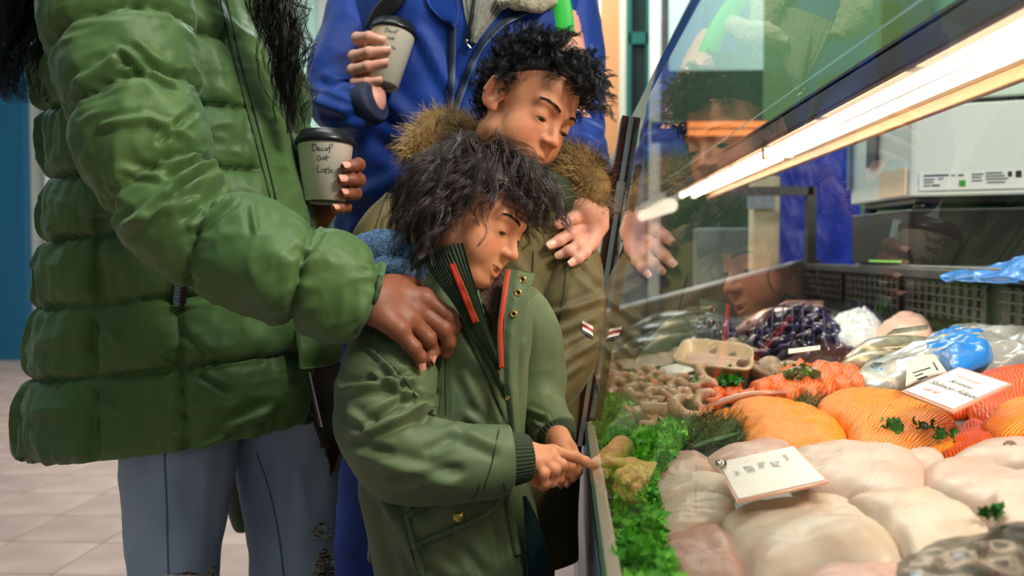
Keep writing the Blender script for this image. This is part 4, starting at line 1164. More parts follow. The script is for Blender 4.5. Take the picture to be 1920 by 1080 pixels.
            # eyebrow hairs
            g = np.random.RandomState(5 + sx); S = []
            for k in range(130):
                t = g.uniform(0, 1); x = .011 + .036 * t; z = .0205 + .006 * math.sin(t * 2.4) + g.uniform(-.0032, .0032) * (1 - .5 * t)
                a = s.wor((sx * x, .12, z)); p0 = s.snap((sx * x, z)); d = np.array([sx * .9, -.15, .35 - t * .7]); d /= np.linalg.norm(d)
                p0 = np.array(p0) + [0, .0006, 0]
                S.append([s.wor(p0 + d * .0075 * u_ + np.array([0, .0006 - .0035 * (u_ * t), 0])) for u_ in (0, .5, 1)])
            V, F = strands(S, .00030 * s.k, .3); mesh('eyebrow', V, F, pm('eyebrow_hair', brow, .6), parent)
    def snap(s, xz):
        y = np.linspace(.11, .02, 91); p = np.stack([np.full(91, xz[0]), y, np.full(91, xz[1])], -1)
        d = s.sdf(s.wor(p)); i = np.argmax(d < 0)
        return (xz[0], y[i], xz[1])
EYEW = pm('eye_white', (226, 216, 206), .15, coat=.6)
TEETH = pm('teeth', (240, 232, 220), .2)
def finger_sdf(p, pts, k=.004):
    d = None
    for (a, ra), (b, rb) in zip(pts[:-1], pts[1:]):
        e = cap(p, a, b, ra, rb); d = e if d is None else smin(d, e, k)
    return d
class Hand:
    """joints in world points: wrist W, forearm A, fingers 4x[knuckle,pip,dip,tip], thumb [base,mcp,ip,tip]; k scales radii"""
    def __init__(s, W, A, fingers, thumb, k=1.0, dorsal=None):
        s.W, s.A, s.k = np.array(W), np.array(A), k
        R = [(.0108, .0093, .0082, .0068), (.0110, .0096, .0084, .0070), (.0105, .0091, .0080, .0067), (.0096, .0080, .0071, .0060)]
        s.f = [[(np.array(a, float), r * k) for a, r in zip(fs, rr_)] for fs, rr_ in zip(fingers, R)]
        s.t = [(np.array(a, float), r * k) for a, r in zip(thumb, (.0150, .0122, .0104, .0080))]
        s.dorsal = dorsal
    def sdf(s, p):
        k = s.k; K = [f[0][0] for f in s.f]; W = s.W
        d = cap(p, s.A, W, .028 * k, .0225 * k)
        side = (K[0] - K[3]); side /= np.linalg.norm(side)
        for i, kn in enumerate(K):
            w0 = W + side * (.016 - .0107 * i) * k
            d = smin(d, cap(p, w0, kn, .0145 * k, .0118 * k), .012 * k)
        d = smin(d, finger_sdf(p, s.t[:2], .006 * k), .016 * k); d = smin(d, cap(p, W + side * .012 * k, s.t[0][0], .014 * k, .0145 * k), .014 * k)
        fd = None
        for f in s.f:
            e = finger_sdf(p, f)
            for (c, r) in f[1:3]: e = smin(e, np.linalg.norm(p - c, axis=-1) - r * 1.0, .003)
            fd = e if fd is None else smin(fd, e, .0016)
        for f in s.f:
            d = smin(d, np.linalg.norm(p - f[0][0], axis=-1) - f[0][1] * 1.03, .006 * k)
        d = smin(d, fd, .0055 * k)
        d = smin(d, finger_sdf(p, s.t), .003 * k)
        return d
    def box(s, pad=.02):
        P_ = np.array([f[0] for fs in s.f for f in fs] + [t[0] for t in s.t] + [s.W, s.W * .3 + s.A * .7]); return P_.min(0) - pad, P_.max(0) + pad
    def nails(s, parent, m, dors, which=(0, 1, 2, 3)):
        for i in which:
            fs = s.f[i] if i < 4 else s.t
            a, b = fs[-2][0], fs[-1][0]; r = fs[-1][1]
            d = b - a; d /= np.linalg.norm(d); n = np.array(dors[i] if isinstance(dors, (list, dict)) else dors, float); n = n - d * (n @ d); n /= np.linalg.norm(n); x = np.cross(d, n)
            U, Wd = r * .95, r * .78; g = []
            for v in np.linspace(-1, 1, 8):
                for u in np.linspace(-1, 1, 7):
                    w_ = Wd * (1 - .12 * v * v) * u; l = U * v
                    hgt = math.sqrt(max(0, (r * 1.05) ** 2 - w_ * w_)) + .0002 - .0006 * max(0, v) 
                    g.append(b + d * (l * math.sqrt(1 - .35 * u * u) + r * .15) + x * w_ + n * hgt)
            V = np.array(g); F = grid_faces(8, 7, False)
            V2 = V - n * .0009; F = F.tolist() + [[i_ + 56 for i_ in f[::-1]] for f in F]
            mesh('fingernail', np.concatenate([V, V2]), F, m, parent)
def build_body(name, parts, parent, m, tintf):
    """parts: list of (sdf, lo, hi, h) chunks of the same body -> one mesh"""
    Vs, Fs, n = [], [], 0
    for f, lo, hi, h in parts:
        V, F = surfnet(f, lo, hi, h); Vs.append(V); Fs.append(F + n); n += len(V)
    V = np.concatenate(Vs); F = np.concatenate(Fs)
    return mesh(name, V, F, m, parent, True, col=tintf(V))
def skin(name, rough=.5):
    m = pm(name, (200, 150, 120), rough, attr='tint', sss=.22, var=.12, vscale=60, bump=.10, bscale=220, spec=.45)
    return m
def L3(c): return np.array(lin(c)[:3])
# ---- garments
def loft(rings, Zc, hd, n=140, m=180, e=2.3, caps=True):
    """rings: (py, xl, xr, tilt_px, hd or None, Z or None) in the picture at depth Zc -> grid (n,m,3) ; theta 0 at picture right, pi/2 toward the camera"""
    R = np.array([[r[0], r[1], r[2], r[3] if len(r) > 3 else 0, (r[4] if len(r) > 4 and r[4] else hd), (r[5] if len(r) > 5 and r[5] else Zc)] for r in rings], float)
    q = cr(np.column_stack([R[:, 0] * .001, R[:, 0] * 0, R[:, 0] * 0, R[:, 1:]]), n)
    py = q[:, 0] * 1000; xl, xr, tl, h, z = q[:, 3], q[:, 4], q[:, 5], q[:, 6], q[:, 7]
    th = np.linspace(0, 2 * np.pi, m, endpoint=False)
    cx = np.sign(np.cos(th)) * np.abs(np.cos(th)) ** (2 / e); sx = np.sign(np.sin(th)) * np.abs(np.sin(th)) ** (2 / e)
    fh = np.array([FWD[0], FWD[1], 0]); fh /= np.linalg.norm(fh)
    C = np.array([P((a + b) / 2, y, d) for a, b, y, d in zip(xl, xr, py, z)])
    hw = (xr - xl) / 2 * z / FPX
    G = C[:, None] + RGT * (hw[:, None] * cx[None])[..., None] - fh * (h[:, None] * sx[None])[..., None] + np.array([0, 0, 1.0]) * ((tl * z / FPX)[:, None] * cx[None])[..., None]
    return G, py
def gnorm(G):
    dt = np.roll(G, -1, 1) - np.roll(G, 1, 1); ds = np.gradient(G, axis=0)
    n = np.cross(ds, dt); n /= np.linalg.norm(n, axis=2, keepdims=True) + 1e-12
    c = G.mean(1, keepdims=True)
    if ((G - c) * n).sum() < 0: n = -n
    return n
def gmesh(G, close=True):
    n, m = G.shape[:2]; V = G.reshape(-1, 3); F = grid_faces(n, m).tolist()
    if close:
        V = np.concatenate([V, G[0].mean(0)[None], G[-1].mean(0)[None]]); a = n * m
        F += [[a, (j + 1) % m, j] for j in range(m)] + [[a + 1, (n - 1) * m + j, (n - 1) * m + (j + 1) % m] for j in range(m)]
    return V, F
def segdist(q, x0, y0, x1, y1):
    d = np.array([x1 - x0, y1 - y0], float); L = d @ d
    t = ((q[..., 0] - x0) * d[0] + (q[..., 1] - y0) * d[1]) / L; tc = np.clip(t, 0, 1)
    sd = ((q[..., 0] - x0) * d[1] - (q[..., 1] - y0) * d[0]) / math.sqrt(L)
    return np.hypot(q[..., 0] - x0 - tc * d[0], q[..., 1] - y0 - tc * d[1]), t, sd
def folds(V, N, lst):
    """cloth creases as ridges/valleys along segments, only on the side turned to the viewer"""
    q = pix(V); face = np.clip(-((V - CAM) * N).sum(-1) / np.linalg.norm(V - CAM, axis=-1) * 4, 0, 1)
    out = np.zeros(V.shape[:-1])
    for (x0, y0, x1, y1, w_, a) in lst:
        d, t, sd = segdist(q, x0, y0, x1, y1)
        tp = np.clip(np.minimum(t + .25, 1.25 - t) * 3, 0, 1)
        out += a * np.exp(-(d / w_) ** 2) * tp
        out -= .55 * a * np.exp(-((np.abs(sd) - 1.7 * w_) / (.9 * w_)) ** 2) * tp * (np.abs(t - .5) < .75)
    return out * face
def wrinkle(V, ax, across, along, amp, seed):
    ax = np.array(ax, float); ax /= np.linalg.norm(ax)
    c = V @ ax; q = V - c[..., None] * ax
    return amp * (ridge(q * across + (c * along)[..., None] * ax, 1.0, seed) - .4)
def sleeve(pts, n=120, m=90, disp=None, flat=1.0):
    """pts: (px,py,Z,half_px) -> closed tube grid"""
    c = np.array([P(a, b, z) for a, b, z, h in pts]); r = np.array([h * z / FPX for a, b, z, h in pts])
    return tube(c, r, n, m, True, flat, disp)
def vnormals(V, F):
    V = np.asarray(V); N = np.zeros_like(V)
    Fq = np.array([f if len(f) == 4 else [f[0], f[1], f[2], f[2]] for f in F])
    n = np.cross(V[Fq[:, 2]] - V[Fq[:, 0]], V[Fq[:, 3]] - V[Fq[:, 1]])
    t3 = Fq[:, 2] == Fq[:, 3]; n[t3] = np.cross(V[Fq[t3, 1]] - V[Fq[t3, 0]], V[Fq[t3, 2]] - V[Fq[t3, 0]])
    for k in range(4): np.add.at(N, Fq[:, k], n)
    N /= np.linalg.norm(N, axis=1)[:, None] + 1e-12
    return N
def legs_and_shoes(root, legs, m, shoe_m, shoes=True, disp=None):
    for pts in legs:
        V, F = sleeve(pts, 70, 48, disp=disp); mesh('trouser_leg', V, F, m, root)
        a = P(pts[-1][0], pts[-1][1], pts[-1][2]); r = pts[-1][3] * pts[-1][2] / FPX
        if shoes:
            f = np.array([.7, .7, 0]) if len(pts[0]) < 5 else None
            c = np.array([a[0], a[1], .0])
            V, F = tube([c + [-.05, -.05, .045], c + [0, 0, .05], c + [.07, .07, .04], c + [.12, .12, .03]], [.03, .042, .04, .02], 20, 16, flat=.95)
            V[:, 2] = np.maximum(V[:, 2], .001); mesh('shoe', V, F, shoe_m, root)
# ---- hair
def grow(head, N, seed, region, length, flow, curl_r, turns, grav, K=13, per=18, spread=.008, rad=.00035, lift=.010, frizz=.0015, infl=.004, up0=.55):
    """curly locks on a head: root positions by region(l)->bool; flow(l)->local direction; returns strand polylines in world"""
    g = np.random.RandomState(seed)
    sc_ = np.array([.0745, .094, .080]); cc = np.array([0, -.014, .034])
    pts = []
    while len(pts) < N:
        v = g.normal(size=(400, 3)); v /= np.linalg.norm(v, axis=1)[:, None]; l = cc + v * sc_
        pts += [x for x in l if region(x)]
    R = np.array(pts[:N]); n = (R - cc) / sc_ ** 2; n /= np.linalg.norm(n, axis=1)[:, None]
    L = length(R, g); gl = (np.array([0, 0, -1.0]) @ head.B.T)
    d = n * up0 + flow(R, g); d /= np.linalg.norm(d, axis=1)[:, None]
    lf = (lift * g.uniform(.3, 1.5, N))
    p = R.copy(); path = [p.copy()]
    for k in range(K - 1):
        st = (L / (K - 1))[:, None]
        d = d + gl * grav * (k + 1) / K + flow(p, g) * .12
        d /= np.linalg.norm(d, axis=1)[:, None]
        p = p + d * st
        # keep off the head
        for (c_, s_) in ((cc, sc_ + infl), (np.array([0, .020, -.030]), np.array([.056, .060, .068]) + infl)):
            q = (p - c_) / (s_ + (lf * min(1, (k + 1) / 4))[:, None]); r = np.linalg.norm(q, axis=1)
            ins = r < 1
            p[ins] = (c_ + q / r[:, None] * (s_ + (lf * min(1, (k + 1) / 4))[:, None]))[ins]
        path.append(p.copy())
    C = np.stack(path, 1)                                             # N,K,3
    t = np.gradient(C, axis=1); t /= np.linalg.norm(t, axis=2, keepdims=True) + 1e-9
    u = np.cross(t, n[:, None] + .01); u /= np.linalg.norm(u, axis=2, keepdims=True) + 1e-9; v = np.cross(t, u)
    K2 = K * 2 - 1                                                    # finer for curls
    f = np.linspace(0, K - 1, K2); i0 = np.minimum(f.astype(int), K - 2); fr = (f - i0)[None, :, None]
    lerp = lambda A: A[:, i0] * (1 - fr) + A[:, i0 + 1] * fr
    C, u, v = lerp(C), lerp(u), lerp(v)
    s = np.linspace(0, 1, K2)
    ph = g.uniform(0, 6.28, N)[:, None]; tn = (turns * g.uniform(.7, 1.3, N))[:, None]
    cr_ = (curl_r * g.uniform(.5, 1.4, N))[:, None] * np.clip(s * 2.2, 0, 1)[None] 
    C = C + u * (np.cos(ph + tn * 6.28 * s) * cr_)[..., None] + v * (np.sin(ph + tn * 6.28 * s) * cr_)[..., None]
    out = []
    for k in range(per):
        a, b = g.normal(size=(2, N, 1)) * spread
        w_ = np.linspace(1, .28, K2)[None]
        o = u * (a * w_)[..., None] + v * (b * w_)[..., None]
        fz = g.normal(size=(N, 4, 3)) * frizz
        ii = np.linspace(0, 3, K2); j0 = np.minimum(ii.astype(int), 2); f2 = (ii - j0)[None, :, None]
        o = o + (fz[:, j0] * (1 - f2) + fz[:, j0 + 1] * f2)
        cut = g.uniform(.8, 1.0, N)
        S = C + o
        out.append(S)
    S = np.concatenate(out)
    return head.c + (S * head.k) @ head.B
HAIRBLK = None
def hairmat(name, c, c2, rough=.38):
    m = pm(name, c, rough, var=1, col2=c2, vscale=120, spec=.6); return m
def fur_tube(path, r, n, L, seed, droop=.3, rad=.0006):
    """fur strands standing out of a tube path (world pts)"""
    g = np.random.RandomState(seed); c = cr(np.asarray(path, float), 200); t, U, W = frames(c)
    rr_ = np.interp(np.linspace(0, 1, 200), np.linspace(0, 1, len(r)), r)
    i = g.randint(0, 200, n); a = g.uniform(0, 6.28, n)
    nrm = U[i] * np.cos(a)[:, None] + W[i] * np.sin(a)[:, None]
    root = c[i] + nrm * (rr_[i] * g.uniform(.5, .95, n))[:, None]
    d = nrm + g.normal(size=(n, 3)) * .38 + t[i] * g.normal(size=(n, 1)) * .3; d /= np.linalg.norm(d, axis=1)[:, None]
    LL = (L * g.uniform(.6, 1.3, n))[:, None]
    b = g.normal(size=(n, 3)) * .25 + np.array([0, 0, -droop])
    S = np.stack([root + d * LL * s + b * LL * s * s for s in (0, .33, .66, 1)], 1)
    return strands(S, rad, .2)
# =================================================================== CUPS
CUPW = pm('cup_paper', (236, 230, 214), .55)
LID = pm('cup_lid', (22, 24, 30), .3)
def cup(lb, top, axis, Rtop, Rbot, H, strokes, face, name='coffee_cup', inkw=.0011):
    """top: centre of cup rim; axis: up direction"""
    ax = np.array(axis, float); ax /= np.linalg.norm(ax)
    base = np.array(top) - ax * H
    t = thing(name, lb, 'cup', tuple(base))
    V, F = lathe([(Rbot - .004, .0045), (Rbot - .003, 0), (Rbot, 0), (Rtop, H), (Rtop + .0012, H + .001), (Rtop - .002, H + .001), (Rbot - .002, .006), (.0001, .0055)], base, ax, 56); mesh('cup', V, F, CUPW, t)
    r = Rtop
    V, F = lathe([(r + .0005, H - .004), (r + .0032, H - .003), (r + .0036, H + .003), (r + .0016, H + .0055), (r + .0016, H + .009), (r - .0005, H + .011), (r - .002, H + .0165), (r - .0035, H + .0175), (r - .006, H + .0165), (r - .010, H + .013), (.0001, H + .013)], base, ax, 56); ld = mesh('lid', V, F, LID, t)
    # writing: strokes in (angle-width m, height m) measured on the wall
    f = np.array(face, float); f = f - ax * (f @ ax); f /= np.linalg.norm(f); s = np.cross(ax, f)
    for st in strokes:
        q = cr(np.array(st, float), len(st) * 7); pts = []
        for x, y in q:
            hgt = H - y; R = Rbot + (Rtop - Rbot) * hgt / H + .0003; a = x / R
            pts.append(base + ax * hgt + (f * math.cos(a) + s * math.sin(a)) * R)
        V, F = tube(pts, inkw * .5, len(pts), 6); mesh('handwriting', V, F, M['black'], ld if False else t)
    return t
def scale_strokes(S, k, ox, oy): return [[(x * k + ox, y * k + oy) for x, y in s] for s in S]
# Decaf / oat / latte in loose pen strokes (unit: letter height ~ 10)
W1 = [[(2, 0), (1, 5), (0, 10)], [(-2, 1), (4, -1), (8, 3), (6, 8), (0, 10)], [(9, 8), (12, 6), (11, 4.5), (9.5, 7), (10.5, 9.5), (14, 8)], [(18, 5), (15.5, 6), (15.5, 9), (19, 9)], [(24, 5), (21, 6), (21, 9), (24, 8), (24.5, 5), (25, 9.5)], [(31, -2), (28, 1), (28, 8), (27.5, 13)], [(26, 5), (31, 4)], [(33, -3), (32.5, 3)]]
W2 = [[(3, 0), (0, 3), (1, 7), (5, 6), (5, 2), (3, 0)], [(11, 1), (8, 3), (8.5, 6), (11, 5), (11.5, 1.5), (12, 7)], [(15, -2), (14.5, 4), (16, 8)], [(12.5, 2), (20, 2)]]
W3 = [[(1, -2), (-1, 5), (0, 9), (5, 8)], [(10, 3), (6.5, 5), (7.5, 9), (10.5, 7), (10.5, 3.5), (11.5, 9)], [(14, 1), (13, 12)], [(12, 4), (18, 3)], [(18, 0), (17, 11)], [(20, 7), (23, 5), (21.5, 4), (20, 7), (21.5, 9), (25, 8)]]
def words3(k, x0, y0, dy):
    return scale_strokes(W1, k, x0, y0) + scale_strokes(W2, k, x0 + 8.5 * k, y0 + dy) + scale_strokes(W3, k, x0 + 9 * k, y0 + 2 * dy)
ZC1 = 1.50
k1 = ZC1 / FPX
cupA = cup('white paper cup with black lid and handwriting held beside the green puffer', P(610, 270, ZC1), img(0.00, 1, .06), 52 * k1, 38.5 * k1, 110 * k1, words3(.00095, -.012, .010, .0165), img(0, 0, -1))
ZC2 = 1.80
k2 = ZC2 / FPX
cupB = cup('tilted white paper cup with black lid held by the man in blue', P(737, 64, ZC2), img(.14, 1, .22), 42 * k2, 27 * k2, 106 * k2, words3(.0007, -.004, .010, .015), img(-.1, 0, -1), inkw=.0009)
# =================================================================== YOUNGER BOY
PK = dict(sheen=.15, var=.28, vscale=7, bump=.12, bscale=55, bump2=.15, b2scale=900)
M['parkaY'] = pm('olive_green_parka', (98, 112, 76), .52, col2=(78, 96, 70), spec=.35, **PK)
M['knitG'] = pm('dark_green_rib_knit', (48, 62, 42), .8, var=.2, vscale=200, bump=.2, bscale=400)
M['brass'] = pm('brass_snap', (206, 168, 92), .25, .9)
M['redzip'] = pm('red_zip_tape', (214, 50, 30), .6)
M['teeth_z'] = pm('zip_teeth', (200, 150, 100), .3, .8)
M['stitch'] = pm('dark_stitch', (38, 50, 32), .8)
M['sweater'] = pm('speckled_knit', (112, 84, 72), .85, var=1, col2=(52, 40, 38), vscale=320, bump=.5, bscale=350)
M['hoodie'] = pm('blue_marl_knit', (140, 172, 214), .85, var=1, col2=(66, 92, 140), vscale=260, bump=.8, bscale=240)
M['skinB'] = skin('boy_skin')
M['nailP'] = pm('fingernail', (232, 170, 150), .3, coat=.3)
M['nailD'] = pm('fingernail_rosy', (214, 140, 124), .3, coat=.3)
HB = hairmat('boy_hair', (34, 26, 27), (84, 66, 62), .3)
def ribs(n, a): return lambda p, s, t, nn: a * np.cos(t * n)
def sno(sc_, amp, seed): return lambda p, s, t, n: amp * fbm(p, sc_, seed)
yb = thing('person', 'younger boy with long dark curls and green parka pointing at the fish', 'person', tuple(P(850, 1000, 1.34) * [1, 1, 0]))
fY = img(.78, -.44, -.42); uY = img(.36, .93, .04)
eyeY = P(945, 437, 1.225)
HY = Head((0, 0, 0), fY, uY, k=.775, smile=1.3, fat=1.02)
HY.c = eyeY - (np.array([.030, .0735, -.003]) * HY.k) @ HY.B
RH = Hand(P(985, 856, 1.20), P(930, 862, 1.195),
          [[P(1036, 847, 1.215), P(1077, 856, 1.222), P(1098, 866, 1.227), P(1113, 875, 1.230)],
           [P(1032, 857, 1.205), P(1053, 872, 1.200), P(1048, 897, 1.206), P(1036, 907, 1.216)],
           [P(1020, 864, 1.197), P(1040, 882, 1.190), P(1036, 904, 1.196), P(1024, 911, 1.208)],
           [P(1007, 869, 1.192), P(1020, 889, 1.184), P(1022, 907, 1.188), P(1014, 913, 1.200)]],
          [P(994, 876, 1.215), P(1004, 898, 1.226), P(1020, 908, 1.232), P(1036, 904, 1.236)], k=.745)
LH = Hand(P(1044, 824, 1.325), P(1020, 784, 1.375),
          [[P(1068, 840, 1.31), P(1084, 862, 1.30), P(1083, 884, 1.30), P(1073, 898, 1.30)],
           [P(1065, 848, 1.32), P(1080, 869, 1.31), P(1076, 892, 1.31), P(1062, 906, 1.305)],
           [P(1060, 855, 1.33), P(1072, 874, 1.32), P(1066, 896, 1.32), P(1051, 909, 1.315)],
           [P(1054, 860, 1.34), P(1063, 878, 1.33), P(1058, 896, 1.33), P(1046, 905, 1.325)]],
          [P(1052, 836, 1.30), P(1062, 856, 1.288), P(1068, 876, 1.284), P(1066, 890, 1.284)], k=.78)
nbY = P(815, 560, 1.345)
def sdfY(p):
    d = HY.sdf(p)
    n0 = HY.wor((0, -.030, -.055)); n1 = nbY
    d = smin(d, cap(p, n0, n1, .042 * HY.k, .050), .03)
    return d
def bodY(p):
    d = cap(p, nbY, P(850, 900, 1.34), .05, .085)
    d = smin(d, cap(p, P(850, 900, 1.34), P(850, 1100, 1.34), .085, .08), .03)
    for a in ((P(740, 640, 1.28), P(722, 800, 1.21), P(940, 860, 1.195)), (P(985, 600, 1.40), P(1008, 760, 1.39), P(1036, 806, 1.35))):
        d = smin(d, cap(p, nbY, a[0], .045, .034), .03); d = smin(d, cap(p, a[0], a[1], .030, .024), .02); d = smin(d, cap(p, a[1], a[2], .024, .017), .02)
    for x, z in ((790, 1.36), (930, 1.32)):
        d = smin(d, cap(p, P(x, 1080, z), np.array([*P(x, 1080, z)[:2], .08]), .055, .035), .03)
    return d
SKB = (L3((226, 152, 114)), L3((196, 92, 84)), L3((224, 120, 92)))
def tintY(V): 
    c = HY.tint(V, *SKB)
    return c
b0, b1 = P(760, 1000, 1.5), P(1000, 480, 1.1)
lo = HY.c - .16; hi = HY.c + .15
allp = np.array([P(640, 520, 1.2), P(1100, 520, 1.45), P(640, 1100, 1.2), P(1100, 1100, 1.45)]); la, ha = allp.min(0) - .05, allp.max(0) + .05; la[2] = .02
bodyY = build_body('body', [(sdfY, lo, hi, .0019), (RH.sdf, *RH.box(), .0016), (LH.sdf, *LH.box(), .0018), (bodY, la, ha, .010)], yb, M['skinB'], tintY)
HY.extras(bodyY, look=(.1, -.62))
# smile: upper teeth row behind the lips
for k_ in range(-4, 5):
    a = k_ * .0042; l = np.array([a, .0775 - 7.5 * a * a, -.0602 + 5 * a * a])
    V, F = tube([HY.wor(l + [0, 0, .003]), HY.wor(l), HY.wor(l + [0, .0003, -.0022])], [.0021, .0022, .0016], 7, 8, flat=.7)
    mesh('tooth', V, F, TEETH, bodyY)
RH.nails(bodyY, M['nailP'], img(.25, .9, -.25), (0,)); LH.nails(bodyY, M['nailD'], img(.6, 0, -.7), (1, 2))
# parka: body
rings = [(478, 800, 925, 0, .065, 1.33), (505, 765, 955, 0, .085, 1.335), (545, 718, 985, 0, .095), (600, 692, 998, 0), (700, 682, 992, 0), (800, 678, 986, 0), (900, 676, 992, 0), (1000, 690, 1012, 0), (1090, 702, 1030, 0), (1180, 706, 1040, 0, .115)]
G, py = loft(rings, 1.335, .105, 200, 220)
N = gnorm(G); q = pix(G)
fl = [(835, 640, 836, 780, 5, -.003), (858, 596, 952, 800, 5, -.003), (800, 660, 812, 760, 7, .006), (815, 650, 822, 780, 6, -.006), (870, 700, 905, 780, 10, .004), (780, 930, 900, 925, 10, .005), (700, 940, 740, 1080, 12, -.006), (720, 930, 790, 1060, 12, .006), (850, 1010, 905, 1075, 12, -.005), (880, 780, 950, 840, 10, .006),
      (930, 960, 950, 1080, 8, -.004), (800, 1040, 850, 1080, 12, .005), (980, 640, 968, 760, 7, .005), (950, 820, 985, 900, 8, -.005)]
d = folds(G, N, fl) + .006 * fbm(G, 9, 3) + wrinkle(G, (0.2, 0, 1), 26, 7, .0028, 5)
from_poly = np.array([(893, 520), (948, 495), (944, 690), (936, 690)])
def inpoly(q, poly):
    x, y = q[..., 0], q[..., 1]; ins = np.zeros(x.shape, bool); n = len(poly)
    for i in range(n):
        (x0, y0), (x1, y1) = poly[i], poly[(i + 1) % n]
        c = ((y0 > y) != (y1 > y)) & (x < (x1 - x0) * (y - y0) / (y1 - y0 + 1e-9) + x0); ins ^= c
    return ins
facing = ((G - CAM) * N).sum(-1) < 0
d = d - .03 * (inpoly(q, np.array([(872, 440), (955, 440), (946, 690), (938, 690)])) & facing)
G = G + N * d[..., None]
tV, tF = gmesh(G)
# right sleeve
def dispS(p, s, t, n):
    f_ = [(655, 728, 770, 712, 8, .011), (690, 812, 790, 766, 8, .014), (690, 790, 770, 742, 7, -.010), (700, 700, 780, 745, 6, .008), (755, 762, 850, 770, 10, .008), (720, 870, 850, 905, 14, .006), (850, 800, 930, 835, 12, .005), (660, 830, 730, 850, 10, -.006), (690, 650, 785, 745, 4, .006), (650, 770, 690, 800, 9, .006), (800, 845, 880, 800, 10, -.004), (740, 905, 860, 880, 10, -.004)]
    return folds(p, n, f_) + .006 * fbm(p, 13, 8) + wrinkle(p, (1, 0, -.2), 30, 9, .0028, 2) * np.clip(s * 3, 0, 1)
sV, sF = sleeve([(765, 575, 1.30, 48), (742, 640, 1.265, 80), (728, 710, 1.23, 95), (724, 790, 1.20, 100), (765, 850, 1.185, 92), (840, 862, 1.178, 80), (905, 862, 1.182, 71), (952, 860, 1.19, 63)], 150, 110, dispS)
lV, lF = sleeve([(965, 560, 1.38, 45), (990, 620, 1.40, 58), (1002, 700, 1.41, 60), (1012, 765, 1.385, 48), (1040, 812, 1.340, 43)], 80, 60, lambda p, s, t, n: .005 * fbm(p, 18, 4) + wrinkle(p, (0, 0, 1), 40, 10, .003, 3) + folds(p, n, [(995, 770, 1050, 790, 5, .006), (1000, 790, 1030, 812, 4, .005)]))
jk = mesh('parka', *join((tV, tF), (sV, sF), (lV, lF)), M['parkaY'], yb)
bj = bvh_of((tV, tF), (sV, sF)); bt = bvh_of((tV, tF)); bs_ = bvh_of((sV, sF))
# cuffs
V, F = sleeve([(935, 861, 1.187, 50), (950, 861, 1.190, 50), (972, 859, 1.195, 47), (990, 857, 1.2, 41), (994, 857, 1.2, 30)], 40, 168, ribs(42, .0011)); mesh('cuff', V, F, M['knitG'], jk, label='ribbed dark green knit cuff')
V, F = sleeve([(1030, 798, 1.356, 22), (1038, 809, 1.345, 33), (1044, 818, 1.338, 36), (1052, 829, 1.330, 32), (1054, 832, 1.328, 24)], 24, 120, ribs(30, .0011)); mesh('cuff', V, F, M['knitG'], jk, label='ribbed dark green knit cuff')
# ribbed stand collar, both sides of the opening
def z(pts, Z): return [P(a, b, Z if len(r) == 0 else r[0]) for a, b, *r in pts]
e1 = PP([(868, 455, 1.205), (880, 500, 1.195), (896, 556, 1.197), (916, 618, 1.208), (940, 690, 1.222)])
em = PP([(836, 462, 1.205), (852, 512, 1.190), (876, 562, 1.188), (905, 626, 1.200), (939, 692, 1.220)])
e2 = PP([(792, 484, 1.235), (812, 520, 1.205), (845, 562, 1.194), (888, 628, 1.200), (936, 694, 1.222)])
V, F = sheet([e1, em, e2], 70, 90, .006, lambda u, v, G: .0014 * np.cos(v * 6.283 * 13)); mesh('collar', V, F, M['knitG'], jk, label='ribbed stand collar edged by a red zip'); bc = bvh_of((V, F))
V, F = sheet([PP([(792, 484, 1.235), (770, 478, 1.29), (775, 470, 1.36), (830, 462, 1.41)]), PP([(778, 512, 1.235), (752, 505, 1.29), (760, 500, 1.37), (820, 500, 1.42)])], 40, 40, .006, lambda u, v, G: .001 * np.cos(u * 6.283 * 22)); mesh('collar', V, F, M['knitG'], jk)
# sweater in the opening
V, F = sheet([PP([(880, 520, 1.262), (912, 580, 1.245), (936, 640, 1.240), (944, 700, 1.236)]), PP([(950, 500, 1.275), (948, 570, 1.25), (946, 640, 1.24), (945, 700, 1.236)])], 40, 24, .004, lambda u, v, G: .001 * np.cos(u * 6.283 * 30) * np.cos(v * 40)); mesh('sweater', V, F, M['sweater'], yb, label='speckled brown knit sweater')
# storm flaps
fa = on(bj, [(762, 518), (800, 542), (850, 568), (893, 604), (942, 700)], .006, 40); fb = on(bj, [(772, 548), (820, 578), (866, 606), (905, 660), (950, 752)], .003, 40)
V, F = sheet([fa, (fa + fb) / 2 - FWD * .008, fb], 60, 16, .004, lambda u, v, G: .002 * fbm(G, 40, 3)); mesh('storm_flap', V, F, M['parkaY'], jk)
ga = PP([(956, 504, 1.245), (948, 560, 1.222), (943, 640, 1.216), (944, 700, 1.217), (950, 780, 1.219), (957, 880, 1.222)]); gb = PP([(1003, 511, 1.262), (992, 560, 1.240), (978, 630, 1.228), (972, 700, 1.224), (978, 790, 1.222), (985, 880, 1.23)])
V, F = sheet([ga, (ga + gb) / 2 - FWD * .008, gb], 80, 18, .004, lambda u, v, G: .0022 * fbm(G, 45, 3)); mesh('storm_flap', V, F, M['parkaY'], jk); bg = bvh_of((V, F))
for (x, y, r) in ((979, 524, .0052), (971, 549, .0050), (963, 589, .0048), (951, 747, .0026)):
    c = hit(bg, x, y, .0005, 1.225)
    V, F = lathe([(r * .42, -.001), (r * .42, .0012), (r * .6, .0024), (r * .9, .0022), (r, .0006), (r, -.001)], c, -FWD + UPV * .15, 22); s_ = mesh('snap', V, F, M['brass'], jk)
    V, F = lathe([(.0001, .0002), (r * .42, .0002)], c, -FWD + UPV * .15, 14); mesh('snap_hole', V, F, M['black'], s_)
